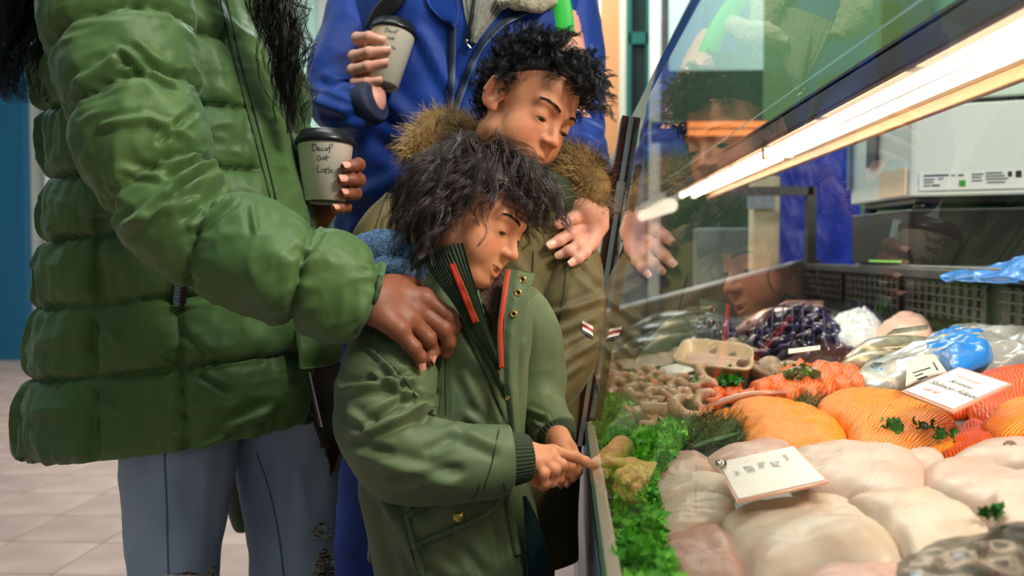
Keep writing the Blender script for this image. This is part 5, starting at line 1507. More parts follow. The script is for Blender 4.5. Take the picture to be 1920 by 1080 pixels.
# zips
def zipper(pts_w, name='zip', side=1, w_=.0030, tm=None, tape=None, par=None):
    c = cr(pts_w, 60); t, U, W = frames(c); zt = mesh(name, *tube(c, w_, 60, 8, flat=.35, up=-FWD), tape or M['redzip'], par or jk)
    o = []
    cc = cr(c, int(np.linalg.norm(np.diff(c, axis=0), axis=1).sum() / .0021)); tt = np.gradient(cc, axis=0); tt /= np.linalg.norm(tt, axis=1)[:, None]
    sd = np.cross(tt, FWD); sd /= np.linalg.norm(sd, axis=1)[:, None]
    for p, tv, s in zip(cc, tt, sd):
        a = p + s * side * w_ * .8 - FWD * .0012; q_ = [a - tv * .0006 - s * .0012, a + tv * .0006 - s * .0012, a + tv * .0006 + s * .0012, a - tv * .0006 + s * .0012]
        o.append(slab(q_, .0012))
    V, F = join(*o); tz = mesh('zip_teeth', V, F, tm or M['teeth_z'], zt, False); tz['kind'] = 'stuff'
    return zt
zipper(on(bc, [(848, 495), (862, 530), (878, 570), (892, 604)], .002, 20), side=1, w_=.0042)
zipper(PP([(953, 506, 1.243), (945, 560, 1.222), (938, 620, 1.216), (941, 690, 1.216)]), side=-1, w_=.0030)
# stitch lines
for pl in ([(835, 640), (835, 700), (836, 778)], [(858, 600), (900, 680), (940, 770), (952, 800)], [(945, 905), (955, 960), (968, 1030)], [(900, 905), (890, 930), (842, 990)], [(770, 1030), (784, 1078)], [(688, 646), (740, 690), (782, 745)], [(948, 600), (962, 700), (966, 760)]):
    V, F = tube(on(bj, pl, .0006, 30), .0009, 30, 5); mesh('seam', V, F, M['stitch'], jk)
V, F = tube(on(bs_, [(938, 795), (930, 830), (922, 870), (906, 918)], .0006, 24), .0009, 24, 5); mesh('seam', V, F, M['stitch'], jk)
# pocket flap with brass button
ta = on(bt, [(764, 966), (810, 940), (860, 920), (915, 903), (948, 896)], .007, 40, 1.23); tb_ = on(bt, [(778, 1022), (830, 1000), (880, 980), (925, 955), (950, 918)], .007, 40, 1.23)
V, F = sheet([ta, (ta + tb_) / 2 - FWD * .004, tb_], 60, 20, .004, lambda u, v, G: .0012 * fbm(G, 60, 3)); pf = mesh('pocket_flap', V, F, M['parkaY'], jk); bp2 = bvh_of((V, F))
rim_ = np.concatenate([ta, tb_[::-1], ta[:1]]) - FWD * .002
V, F = tube(rim_, .0042, 420, 8, disp=lambda p, s, t, n: .0007 * np.sin(s * 620)); mesh('piping', V, F, M['parkaY'], pf)
V, F = tube(on(bt, [(950, 918), (958, 970), (970, 1040)], .004, 30), .005, 160, 8, disp=lambda p, s, t, n: .0007 * np.sin(s * 200)); mesh('piping', V, F, M['parkaY'], jk)
V, F = tube(on(bt, [(780, 1024), (790, 1078)], .003, 30), .005, 120, 8, disp=lambda p, s, t, n: .0007 * np.sin(s * 90)); mesh('piping', V, F, M['parkaY'], jk)
c = hit(bp2, 860, 968, .0005, 1.22)
V, F = lathe([(.0001, .0035), (.003, .0034), (.0062, .0026), (.0078, .0010), (.0078, -.001)], c, -FWD + UPV * .2, 24); mesh('button', V, F, M['brass'], pf)
# knit hood lying behind the neck
V, F = tube(PP([(640, 500, 1.40), (672, 478, 1.37), (720, 470, 1.33), (765, 482, 1.29), (806, 512, 1.255)]), [.018, .026, .030, .026, .014], 90, 48, disp=lambda p, s, t, n: .004 * fbm(p, 30, 3) + .0012 * noise(p, 260, 2)); mesh('hood', V, F, M['hoodie'], yb, label='blue marl knitted hood')
V, F = tube(PP([(690, 520, 1.33), (735, 505, 1.28), (785, 520, 1.24)]), [.014, .02, .012], 50, 36, disp=lambda p, s, t, n: .0012 * noise(p, 260, 2)); mesh('hood', V, F, M['hoodie'], yb)
# dark lining at the lower front and trousers
V, F = sheet([PP([(984, 930, 1.245), (986, 1000, 1.245), (994, 1090, 1.25)]), PP([(987, 930, 1.25), (1018, 1000, 1.275), (1034, 1090, 1.28)])], 30, 12, .004, lambda u, v, G: .003 * fbm(G, 30, 2)); mesh('parka_lining', V, F, pm('dark_teal_lining', (16, 44, 46), .5), jk)
legs_and_shoes(yb, [[(790, 1120, 1.36, 75), (792, 1400, 1.36, 60), (795, 1680, 1.36, 52)], [(930, 1120, 1.33, 75), (930, 1400, 1.33, 60), (930, 1700, 1.33, 52)]], pm('dark_trousers', (28, 44, 52), .7), M['black'])
# hair
def regY(l):
    x, y, z_ = l; ax = abs(x)
    if y > .045: return z_ > .056
    if y > .0: return z_ > .056 - (.045 - y) * .9
    if y > -.03: return z_ > .010
    return z_ > -.045
crown = np.array([.01, -.050, .10])
def flowY(l, g):
    d = l - crown; d = d / (np.linalg.norm(d, axis=1)[:, None] + 1e-6)
    fr = np.clip((l[:, 1] - .015) / .04, 0, 1) * np.clip((l[:, 2] - .02) / .05, 0, 1)
    d[:, 0] -= 1.3 * fr * (l[:, 0] < .055); d[:, 1] += .35 * fr
    sd = np.clip((l[:, 0] - .04) / .03, 0, 1) * (l[:, 1] > -.02)
    d[:, 1] -= .8 * sd; d[:, 2] -= .4 * sd
    return d
lenY = lambda R, g: np.where(R[:, 1] > .03, np.where(R[:, 0] < .02, .052, .055), np.where(R[:, 0] < -.03, .075, .125)) * g.uniform(.75, 1.2, len(R))
hy = grow(HY, 560, 3, regY, lenY, flowY, .0085, 1.35, .7, K=9, per=12, spread=.0054, rad=.0004, lift=.006, frizz=.0014, up0=.12)
V, F = strands(hy, .00040, .3); hr = mesh('hair', V, F, HB, yb, label='long dark brown curls')
capf = lambda p: smax(ell(HY.loc(p), (0, -.016, .036), (.0755, .0925, .079)), -(HY.loc(p)[..., 2] - np.interp(HY.loc(p)[..., 1], [-.06, -.03, .0, .045, .06], [-.045, -.01, .015, .056, .062])), .006) * HY.k
V, F = surfnet(capf, HY.c - .13, HY.c + .13, .003); mesh('scalp_hair', V, F, HB, hr)
# =================================================================== OLDER BOY
def lay(b, pts, off, Z):
    out = []
    for x, y in pts:
        h = hit(b, x, y, off); out.append(P(x, y, Z) if h is None else h)
    return out
M['parkaO'] = pm('khaki_parka', (122, 106, 66), .58, col2=(92, 84, 56), spec=.3, **PK)
ob = thing('person', 'older boy with short curly black hair and khaki fur-hooded parka looking down', 'person', tuple(P(900, 1000, 1.62) * [1, 1, 0]))
ZO = 1.60
HO = Head((0, 0, 0), img(.60, -.40, -.70), img(.47, .86, -.05), k=.95, smile=0.0, fat=.98)
HO.c = P(1018, 222, 1.50) - (np.array([.030, .0735, -.003]) * HO.k) @ HO.B
nbO = P(940, 400, 1.66)
rings = [(320, 880, 1040, 0, .07, 1.66), (352, 800, 1085, 0, .095, 1.65), (395, 738, 1106, 0), (450, 704, 1118, 0), (520, 692, 1116, 0), (620, 692, 1108, 0), (760, 694, 1094, 0), (900, 692, 1084, 0), (1040, 690, 1080, 0)]
G, py = loft(rings, 1.635, .11, 130, 160)
N = gnorm(G)
d = .006 * fbm(G, 9, 13) + wrinkle(G, (.2, 0, 1), 24, 6, .003, 6) + folds(G, N, [(1040, 560, 1060, 700, 10, .006), (1010, 620, 1030, 760, 10, -.006), (960, 480, 1010, 560, 10, .004), (730, 380, 700, 470, 8, .005)])
G = G + N * d[..., None]; tV, tF = gmesh(G)
dO = lambda p, s, t, n: .005 * fbm(p, 14, 4) + wrinkle(p, (0.3, 0, 1), 34, 10, .003, 3) + folds(p, n, [(1040, 590, 1125, 560, 8, .007), (1040, 690, 1115, 640, 9, .009), (1030, 640, 1110, 610, 7, -.006), (1020, 730, 1090, 680, 9, .007), (1085, 500, 1125, 540, 8, -.005), (1000, 720, 1060, 650, 9, .006)])
aV, aF = sleeve([(1052, 430, 1.61, 42), (1074, 500, 1.58, 55), (1078, 580, 1.545, 58), (1068, 650, 1.52, 58), (1040, 712, 1.50, 52), (1008, 762, 1.49, 42)], 110, 84, dO)
rV, rF = sleeve([(755, 385, 1.64, 40), (716, 450, 1.62, 52), (704, 560, 1.60, 54), (720, 680, 1.58, 52), (790, 760, 1.52, 46)], 70, 60, lambda p, s, t, n: .006 * fbm(p, 14, 9))
jo = mesh('parka', *join((tV, tF), (aV, aF), (rV, rF)), M['parkaO'], ob)
bO = bvh_of((tV, tF), (aV, aF), (rV, rF))
OLH = Hand(P(1004, 768, 1.49), P(1030, 728, 1.498),
           [[P(984, 800, 1.50), P(962, 815, 1.50), P(948, 828, 1.50), P(938, 838, 1.50)], [P(988, 806, 1.51), P(966, 824, 1.51), P(952, 838, 1.51), P(942, 848, 1.51)], [P(992, 812, 1.52), P(972, 830, 1.52), P(960, 842, 1.52), P(950, 850, 1.52)], [P(996, 816, 1.53), P(980, 832, 1.53), P(970, 842, 1.53), P(962, 850, 1.53)]],
           [P(986, 785, 1.48), P(970, 795, 1.475), P(958, 803, 1.47), P(948, 810, 1.47)], k=.9)
def sdfO(p):
    d = HO.sdf(p); n0 = HO.wor((0, -.030, -.055))
    return smin(d, cap(p, n0, nbO, .046 * HO.k, .056), .03)
def bodO(p):
    d = cap(p, nbO, P(900, 900, 1.65), .06, .09)
    for a in ((P(1060, 480, 1.60), P(1070, 640, 1.53), P(1008, 760, 1.49)), (P(735, 440, 1.63), P(706, 600, 1.6), P(790, 755, 1.52))):
        d = smin(d, cap(p, nbO, a[0], .05, .034), .03); d = smin(d, cap(p, a[0], a[1], .033, .028), .02); d = smin(d, cap(p, a[1], a[2], .028, .019), .02)
    for x in (800, 980):
        d = smin(d, cap(p, P(x, 900, 1.66), np.array([*P(x, 1080, 1.66)[:2], .08]), .065, .04), .03)
    return d
allp = np.array([P(690, 300, 1.45), P(1110, 300, 1.8), P(690, 1000, 1.45), P(1110, 1000, 1.8)]); la, ha = allp.min(0) - .05, allp.max(0) + .05; la[2] = .02
tintO = lambda V: HO.tint(V, L3((224, 148, 110)), L3((190, 92, 84)), L3((220, 118, 90)))
bodyO = build_body('body', [(sdfO, HO.c - .17, HO.c + .16, .0020), (OLH.sdf, *OLH.box(), .002), (bodO, la, ha, .011)], ob, M['skinB'], tintO)
HO.extras(bodyO, look=(-.15, -.6))
def regO(l):
    x, y, z_ = l; ax = abs(x)
    if y > .04: return z_ > .054
    if y > .016: return z_ > .054 - (.04 - y) * .7
    if y > -.004: return z_ > .002
    if y > -.035: return z_ > .024 if ax > .03 else True
    return z_ > -.045
def flowO(l, g):
    d = np.zeros_like(l); d[:, 1] = .5; d[:, 2] = .25; d[:, 0] = l[:, 0] * 4
    lo_ = np.clip((.05 - l[:, 2]) / .04, 0, 1); d[:, 2] -= lo_ * .9; d[:, 1] -= lo_ * .6
    return d
ho = grow(HO, 560, 7, regO, lambda R, g: np.where(R[:, 2] > .055, .060, np.where(R[:, 2] > .03, .026, .014)) * g.uniform(.7, 1.25, len(R)), flowO, .0055, 1.3, .35, K=6, per=11, spread=.0038, rad=.0004, lift=.016, frizz=.001, up0=.8)
HB2 = hairmat('black_hair', (14, 13, 17), (40, 36, 40))
V, F = strands(ho, .00048, .3); hr = mesh('hair', V, F, HB2, ob, label='short curly black hair')
capf = lambda p: smax(ell(HO.loc(p), (0, -.016, .036), (.0752, .0925, .080)), -(HO.loc(p)[..., 2] - np.interp(HO.loc(p)[..., 1], [-.06, -.036, -.03, .012, .045, .06], [-.045, -.02, .024, .048, .070, .074])), .006) * HO.k
V, F = surfnet(capf, HO.c - .14, HO.c + .14, .003); mesh('scalp_hair', V, F, HB2, hr)
# hood with fur trim
FURM = hairmat('fur_trim', (222, 184, 116), (120, 90, 52), .6)
HOODM = pm('hood_lining', (52, 64, 36), .8, var=.3, vscale=40)
hp = PP([(775, 300, 1.60), (795, 258, 1.62), (838, 238, 1.66), (900, 270, 1.74), (980, 300, 1.80), (1050, 300, 1.74), (1085, 318, 1.64), (1104, 352, 1.59), (1102, 392, 1.56)])
V, F = tube(hp, [.012, .026, .030, .03, .03, .03, .03, .036, .022], 90, 24, disp=sno(30, .006, 3)); hd_ = mesh('hood', V, F, pm('fur_base', (140, 108, 62), .9, var=.5, vscale=60), ob)
V, F = fur_tube(hp, [.012, .026, .030, .03, .03, .03, .03, .036, .022], 11000, .030, 5); mesh('fur_trim', V, F, FURM, hd_)
V, F = sheet([PP([(1000, 318, 1.545), (1030, 318, 1.54), (1070, 335, 1.55)]), PP([(1010, 350, 1.54), (1045, 355, 1.53), (1085, 380, 1.55)]), PP([(1020, 390, 1.55), (1050, 400, 1.545), (1080, 410, 1.56)])], 30, 20, .006, lambda u, v, G: .004 * ridge(G, 30, 2)); mesh('hood_lining', V, F, HOODM, hd_)
# seams, tag, patch
for pl in ([(1000, 470), (996, 560), (988, 700)], [(1052, 470), (1060, 520), (1048, 620)], [(752, 345), (724, 370), (700, 440)], [(728, 372), (790, 345)]):
    V, F = tube(on(bO, pl, .0008, 30), .0011, 30, 5); mesh('seam', V, F, pm('seam_dark', (52, 46, 30), .8), jo)
a = on(bO, [(988, 622), (987, 644)], .001, 6); V, F = tube(a, .004, 8, 6, flat=.3); mesh('tag', V, F, pm('red_tag', (150, 30, 30), .6), jo)
for k_, (dy, cc_) in enumerate(((0, (236, 230, 226)), (6, (170, 40, 40)), (12, (236, 230, 226)), (18, (36, 34, 40)))):
    top = on(bO, [(1092, 600 + dy), (1103, 606 + dy), (1112, 612 + dy)], .0015, 10, 1.47); bot = on(bO, [(1092, 606 + dy), (1103, 612 + dy), (1112, 618 + dy)], .0015, 10, 1.47)
    V, F = sheet([top, bot], 10, 4, .0015); mesh('sleeve_stripe', V, F, pm('stripe_%d' % k_, cc_, .6), jo)
legs_and_shoes(ob, [[(800, 1000, 1.66, 80), (800, 1250, 1.66, 62), (800, 1450, 1.66, 50)], [(960, 1000, 1.62, 72), (955, 1250, 1.62, 58), (955, 1470, 1.62, 50)]], pm('navy_trousers', (26, 36, 52), .7), M['black'])

# =================================================================== MAN IN BLUE
M['blue'] = pm('blue_puffer', (11, 60, 154), .6, col2=(6, 36, 104), var=.3, vscale=6, sheen=.15, bump=.14, bscale=45, spec=.3)
mn = thing('person', 'man in a bright blue hooded jacket holding a tilted cup behind the boys', 'person', tuple(P(860, 1000, 1.95) * [1, 1, 0]))
rings = [(-165, 800, 960, 0, .09), (-135, 715, 1040, 0, .12), (-90, 672, 1080, 0), (0, 652, 1094, 0), (110, 650, 1092, 0), (230, 646, 1088, 0), (350, 636, 1086, 0), (450, 628, 1084, 0), (560, 624, 1082, 0), (640, 626, 1080, 0)]
G, py = loft(rings, 1.95, .145, 130, 150)
N = gnorm(G)
d = .010 * fbm(G, 7, 21) + wrinkle(G, (.25, 0, 1), 18, 5, .006, 8) + folds(G, N, [(660, 120, 760, 220, 16, .012), (700, 260, 800, 330, 16, -.01), (650, 380, 760, 330, 16, .01), (790, 60, 840, 160, 12, .010), (880, 130, 930, 210, 12, .008)])
G = G + N * d[..., None]; tV, tF = gmesh(G)
dM = lambda p, s, t, n: .007 * fbm(p, 11, 4) + wrinkle(p, (0.2, 0, 1), 24, 7, .004, 3) + folds(p, n, [(590, 190, 650, 210, 10, .008), (600, 150, 660, 175, 9, -.008), (620, 240, 690, 225, 9, .006), (1085, 270, 1128, 285, 9, -.010), (1090, 230, 1128, 250, 9, .008), (1095, 320, 1140, 330, 9, .008), (1080, 120, 1125, 160, 10, .006)])
aV, aF = sleeve([(705, -60, 1.96, 66), (672, 40, 1.94, 66), (640, 130, 1.89, 62), (630, 196, 1.83, 50), (662, 206, 1.785, 46), (694, 196, 1.765, 38)], 110, 80, dM)
bV, bF = sleeve([(1045, -50, 1.96, 60), (1070, 60, 1.94, 60), (1082, 160, 1.89, 50), (1082, 250, 1.80, 48), (1096, 320, 1.70, 50), (1110, 385, 1.61, 44), (1114, 405, 1.59, 42)], 110, 80, dM)
jm = mesh('jacket', *join((tV, tF), (aV, aF), (bV, bF)), M['blue'], mn)
bM = bvh_of((tV, tF), (aV, aF), (bV, bF)); bMt = bvh_of((tV, tF))
M['navyknit'] = pm('navy_cuff', (20, 30, 62), .7)
V, F = sleeve([(684, 200, 1.772, 38), (694, 194, 1.763, 42), (704, 188, 1.757, 38), (706, 187, 1.756, 28)], 26, 60); mesh('cuff', V, F, M['navyknit'], jm)
V, F = sleeve([(1108, 372, 1.63, 47), (1116, 400, 1.60, 48), (1116, 414, 1.585, 45), (1116, 416, 1.583, 34)], 26, 60); mesh('cuff', V, F, M['navyknit'], jm)
RM = Hand(P(696, 190, 1.775), P(668, 206, 1.80),
          [[P(694, 92, 1.818), P(670, 72, 1.782), P(692, 69, 1.760), P(716, 75, 1.754)],
           [P(687, 114, 1.812), P(664, 106, 1.776), P(692, 98, 1.752), P(726, 95, 1.748)],
           [P(685, 136, 1.808), P(662, 131, 1.775), P(690, 124, 1.754), P(722, 118, 1.750)],
           [P(688, 158, 1.802), P(666, 155, 1.778), P(688, 154, 1.760), P(711, 151, 1.754)]],
          [P(704, 158, 1.822), P(722, 140, 1.848), P(752, 124, 1.852), P(775, 114, 1.832)], k=1.18)
fm = lambda *pts, o=.011: lay(bO, pts, o, 1.54)
LM = Hand(P(1115, 404, 1.575), P(1117, 380, 1.62),
          [fm((1094, 405), (1074, 410), (1060, 415), (1047, 421), o=.014), fm((1098, 422), (1070, 438), (1049, 451), (1032, 460), o=.013), fm((1104, 440), (1085, 460), (1067, 471), (1051, 478), o=.012), fm((1108, 454), (1096, 474), (1084, 485), (1072, 493), o=.011)],
          [P(1096, 392, 1.56), P(1074, 384, 1.565), P(1058, 380, 1.57), P(1046, 378, 1.575)], k=1.15)
HM = Head(P(890, -255, 1.90), img(.38, -.55, -.72), img(.25, .82, -.3), k=1.06, adult=1)
nbM = P(880, -120, 1.96)
sdfM = lambda p: smin(HM.sdf(p), cap(p, HM.wor((0, -.03, -.055)), nbM, .056, .066), .03)
def bodM(p):
    d = cap(p, nbM, P(860, 500, 1.95), .09, .12)
    for a in ((P(715, -40, 1.95), P(632, 190, 1.84), P(690, 196, 1.78)), (P(1040, -40, 1.95), P(1086, 260, 1.78), P(1114, 400, 1.60))):
        d = smin(d, cap(p, nbM, a[0], .06, .045), .03); d = smin(d, cap(p, a[0], a[1], .042, .036), .02); d = smin(d, cap(p, a[1], a[2], .036, .024), .02)
    for x in (740, 980):
        d = smin(d, cap(p, P(x, 520, 1.95), np.array([*P(x, 520, 1.95)[:2], .1]), .08, .05), .03)
    return d
allp = np.array([P(640, -300, 1.6), P(1120, -300, 2.1), P(640, 1080, 1.6), P(1120, 1080, 2.1)]); la, ha = allp.min(0) - .05, allp.max(0) + .05; la[2] = .02
bodyM = build_body('body', [(sdfM, HM.c - .2, HM.c + .2, .004), (RM.sdf, *RM.box(), .002), (LM.sdf, *LM.box(), .0018), (bodM, la, ha, .016)], mn, skin('man_skin'), lambda V: HM.tint(V, L3((222, 160, 140)), L3((196, 110, 100)), L3((228, 146, 124))))
HM.extras(bodyM, look=(0, -.5))
RM.nails(bodyM, M['nailP'], img(-.1, .2, -1), (0, 1, 2, 3)); LM.nails(bodyM, M['nailP'], img(.1, .25, -1), (1, 2, 3))
hm = grow(HM, 260, 9, lambda l: l[2] > .045 or (l[1] < -.03 and l[2] > -.04), lambda R, g: .03 * g.uniform(.7, 1.2, len(R)), flowO, .003, .6, .3, K=5, per=4, spread=.005, lift=.008, rad=.0006)
V, F = strands(hm, .0006, .3); hmo = mesh('hair', V, F, hairmat('grey_hair', (60, 56, 54), (120, 116, 112)), mn)
g = np.random.RandomState(4); S = []
while len(S) < 900:
    x, z_ = g.uniform(-.062, .062), g.uniform(-.11, -.045)
    if abs(x) < .022 and z_ > -.075: continue
    p0 = np.array(HM.snap((x, z_)))
    if p0[1] < .025: continue
    S.append([HM.wor(p0 + np.array([0, .004 * t, -.014 * t]) + g.normal(size=3) * .0015 * t) for t in (0, .5, 1)])
V, F = strands(S, .0006, .4); mesh('beard', V, F, hairmat('grey_beard', (90, 84, 80), (150, 146, 140)), mn)
# sweater, zips, collars, straps
fa = on(bMt, [(862, -60), (868, 0), (880, 60), (886, 82)], .003, 30, 1.8); fb = on(bMt, [(985, -60), (955, 0), (915, 50), (890, 82)], .003, 30, 1.8)
V, F = sheet([fa, (fa + fb) / 2 - FWD * .012, fb], 50, 30, .006, lambda u, v, G: .002 * np.cos(v * 120)); mesh('sweater', V, F, pm('grey_rib_sweater', (148, 146, 136), .85, var=.4, vscale=120), mn)
DZ = pm('navy_zip', (16, 24, 56), .5); TZ = pm('zip_grey', (120, 150, 190), .4, .4)
for pl in ([(850, 20), (848, 90), (846, 160), (843, 215)], [(985, 22), (945, 42), (905, 82), (880, 130), (862, 180), (850, 214)]):
    zipper(on(bMt, pl, .006, 24, 1.8), side=1, w_=.007, tm=TZ, tape=DZ, par=jm)
c = hit(bMt, 876, 76, .012, 1.8); V, F = tube([c, c + UPV * -.006, c + UPV * -.016 + RGT * .008], [.007, .005, .003], 10, 8, flat=.5); mesh('zip_pull', V, F, M['chrome'], jm)
V, F = tube(on(bMt, [(893, -20), (884, 30), (876, 74)], .008, 20, 1.8), .0035, 20, 8); mesh('zip', V, F, M['black'], jm)
SH = pm('sherpa_lining', (206, 200, 176), .95, var=.3, vscale=90, bump=1, bscale=160)
V, F = tube(PP([(935, 6, 1.79), (970, -2, 1.785), (1010, 2, 1.80), (1042, -6, 1.86)]), [.012, .020, .02, .012], 50, 24, disp=sno(90, .006, 4)); mesh('sherpa_collar', V, F, SH, jm)
V, F = tube(PP([(845, -150, 1.82), (830, -90, 1.80), (845, -30, 1.80)]), [.02, .03, .02], 40, 24, disp=sno(90, .006, 5)); mesh('sherpa_collar', V, F, SH, jm)
V, F = tube(PP([(935, -130, 1.82), (985, -80, 1.80), (985, -10, 1.80)]), [.02, .034, .02], 40, 24, disp=sno(90, .006, 5)); mesh('sherpa_collar', V, F, SH, jm)
V, F = sheet([on(bMt, [(790, -60), (800, 0), (822, 30), (846, 48)], .010, 24, 1.8), on(bMt, [(850, -60), (856, 0), (858, 30), (852, 50)], .022, 24, 1.8)], 24, 14, .006); mesh('collar_flap', V, F, M['blue'], jm)
bpk = thing('backpack', 'backpack worn by man in blue, with black and green shoulder straps', 'backpack', tuple(P(870, 200, 2.22)))
V, F = tube(PP([(870, -60, 2.25), (870, 60, 2.25), (870, 220, 2.25), (870, 300, 2.25)]), [.09, .15, .15, .1], 40, 30, flat=.65, up=-FWD); mesh('pack', V, F, pm('backpack_black', (26, 28, 30), .6), bpk)
bMj = bM
for pl, m, w_ in (([(775, -120), (752, -40), (738, 0), (716, 26), (700, 60)], M['black'], .020), ([(985, -130), (1030, -60), (1050, 0), (1056, 40), (1062, 110)], pm('green_strap', (44, 190, 70), .5), .020)):
    a = on(bMj, pl, .012, 40, 1.85); V, F = tube(a, w_, 60, 10, flat=.22, up=-FWD); mesh('strap', V, F, m, bpk)
V, F = tube(PP([(612, 405, 1.9), (612, 430, 1.9), (616, 450, 1.9)]), .012, 14, 8, flat=.3, up=-FWD); mesh('strap_end', V, F, pm('green_strap', (60, 200, 40), .5), bpk)
V, F = tube(PP([(596, 402, 1.82), (604, 425, 1.82), (610, 450, 1.82)]), .012, 14, 8, flat=.4, up=-FWD); mesh('strap_end', V, F, M['black'], bpk)
legs_and_shoes(mn, [[(742, 600, 1.97, 106), (720, 900, 1.97, 88), (690, 1130, 1.97, 72), (690, 1290, 1.97, 66)], [(965, 600, 1.97, 106), (955, 900, 1.97, 88), (950, 1130, 1.97, 72), (950, 1290, 1.97, 66)]], pm('blue_jeans_bright', (28, 62, 150), .8, var=.4, vscale=14, bump=.2, bscale=40), M['black'], disp=lambda p, s, t, n: .006 * fbm(p, 12, 3))
# =================================================================== WOMAN IN GREEN PUFFER
M['puff'] = pm('green_puffer', (84, 112, 58), .50, col2=(62, 94, 54), var=.3, vscale=5, sheen=.15, bump=.5, bscale=30, spec=.32, stretch=(1, 1, .6))
wm = thing('person', 'woman in a long green quilted puffer coat and ripped jeans holding a cup', 'person', tuple(P(330, 1000, 1.52) * [1, 1, 0]))
rows = [-150, -20, 100, 222, 335, 440, 552, 674, 822]
rings = [(-190, 190, 330, 0, .10), (-160, 130, 380, 0, .13), (-110, 106, 410, 0), (0, 92, 455, 0), (120, 92, 508, 0), (225, 102, 540, 0), (330, 112, 560, 8), (430, 104, 582, 14), (560, 88, 610, 22), (640, 78, 624, 26), (690, 72, 606, 29), (750, 60, 602, 32), (800, 54, 600, 34), (816, 62, 596, 34)]
G, py = loft(rings, 1.50, .165, 250, 250, e=2.2)
N = gnorm(G); q = pix(G)
def seamd(v, ss): return np.min(np.abs(v[:, None] - np.array(ss)[None]), 1)
drow = seamd(py, rows) * 1.5 / FPX
cols = [[(188, -300), (186, 420), (178, 640), (182, 880)], [(360, 560), (330, 590), (338, 700), (352, 880)], [(585, 650), (590, 700)], [(420, -200), (425, 0), (470, 190), (512, 390), (545, 560), (560, 700)], [(78, -200), (80, 300), (60, 560), (40, 700), (38, 880)]]
dcol = np.full(G.shape[:2], 9.)
face = ((G - CAM) * N).sum(-1) < 0
for ci, c_ in enumerate(cols):
    xs = np.interp(q[..., 1], [b for a, b in c_], [a for a, b in c_]); dd = np.abs(q[..., 0] - xs) * 1.35 / FPX
    if ci == 0: dd = np.where(q[..., 1] < 405, 9, dd)
    if ci == 1: dd = np.where(q[..., 1] < 575, 9, dd)
    if ci == 2: dd = np.where((q[..., 1] < 640), 9, dd)
    if ci == 3: dd = np.where(q[..., 1] > 420, 9, dd)
    dcol = np.minimum(dcol, np.where(face, dd, 9))
plk = face & (q[..., 0] > np.interp(q[..., 1], [0, 190, 390, 560], [405, 455, 505, 545])) & (q[..., 1] < 600)
fr = np.sqrt(1 - np.exp(-drow / .014))[:, None] * np.ones_like(dcol); fc = np.sqrt(1 - np.exp(-dcol / .012))
amp = np.where(plk, .007, .026)
fr = np.where(plk, .75 + .25 * fr, fr)
d = amp * (fr * fc - .6)
near = np.exp(-np.minimum(drow[:, None] * np.ones_like(dcol), dcol) / .022)
d += near * wrinkle(G, (.1, 0, 1), 70, 12, .0065, 4) * ~plk + .008 * fbm(G, 9, 2) + .004 * ridge(G, 20, 8) + .0015 * ridge(G, 55, 3) 
d += folds(G, N, [(430, 800, 500, 770, 10, .008), (370, 700, 420, 730, 6, -.006), (180, 590, 230, 640, 8, .005), (340, 620, 380, 660, 8, -.005), (560, 830, 590, 780, 8, .008), (180, 720, 215, 760, 7, .006), (330, 690, 300, 660, 7, .006), (360, 850, 420, 820, 8, .006)])
G = G + N * d[..., None]; tV, tF = gmesh(G)
# right sleeve (toward the viewer)
spts = [(222, -175, 1.36, 70), (214, -100, 1.32, 112), (212, -20, 1.285, 126), (232, 90, 1.25, 118), (250, 190, 1.225, 110), (276, 290, 1.205, 102), (312, 375, 1.19, 96), (380, 438, 1.18, 94), (470, 480, 1.178, 90), (580, 522, 1.182, 86), (660, 554, 1.19, 78), (694, 568, 1.195, 70)]
sc_ = cr(np.array([[a * .001, b * .001, z_] for a, b, z_, h in spts]), 400); ss = np.linspace(0, 1, 400)
def s_of(x, y): return ss[np.argmin((sc_[:, 0] - x * .001) ** 2 + (sc_[:, 1] - y * .001) ** 2)]
sseam = [s_of(*p) for p in ((222, 20), (240, 140), (266, 255), (330, 392), (434, 466), (584, 524), (690, 567))]
SL = .92
def dSl(p, s, t, n):
    # seams run a little aslant round the arm
    sk = s + .012 * np.cos(t)
    dd = np.min(np.abs(sk[..., None] - np.array(sseam)), -1) * SL
    f_ = np.sqrt(1 - np.exp(-dd / .015))
    o = .024 * (f_ - .62) + np.exp(-dd / .02) * wrinkle(p, (1, 0, .3), 80, 14, .0065, 6) + .009 * fbm(p, 10, 7) + .0045 * ridge(p, 18, 3) + .0016 * ridge(p, 50, 5)
    return o + folds(p, n, [(230, 100, 320, 165, 7, .010), (250, 90, 300, 130, 6, -.006), (150, 160, 220, 110, 9, .006), (280, 230, 345, 270, 7, .006), (320, 330, 380, 305, 9, -.014), (290, 400, 380, 330, 8, -.012), (335, 370, 400, 345, 8, .010), (345, 410, 420, 350, 7, -.008), (360, 425, 430, 385, 8, .009), (250, 420, 310, 390, 10, .008), (470, 400, 480, 440, 6, .005), (200, 240, 270, 230, 8, .006), (300, 270, 350, 215, 7, -.006), (240, 320, 300, 330, 9, .006), (560, 500, 600, 450, 6, -.005)])
sV, sF = sleeve(spts, 280, 130, dSl)
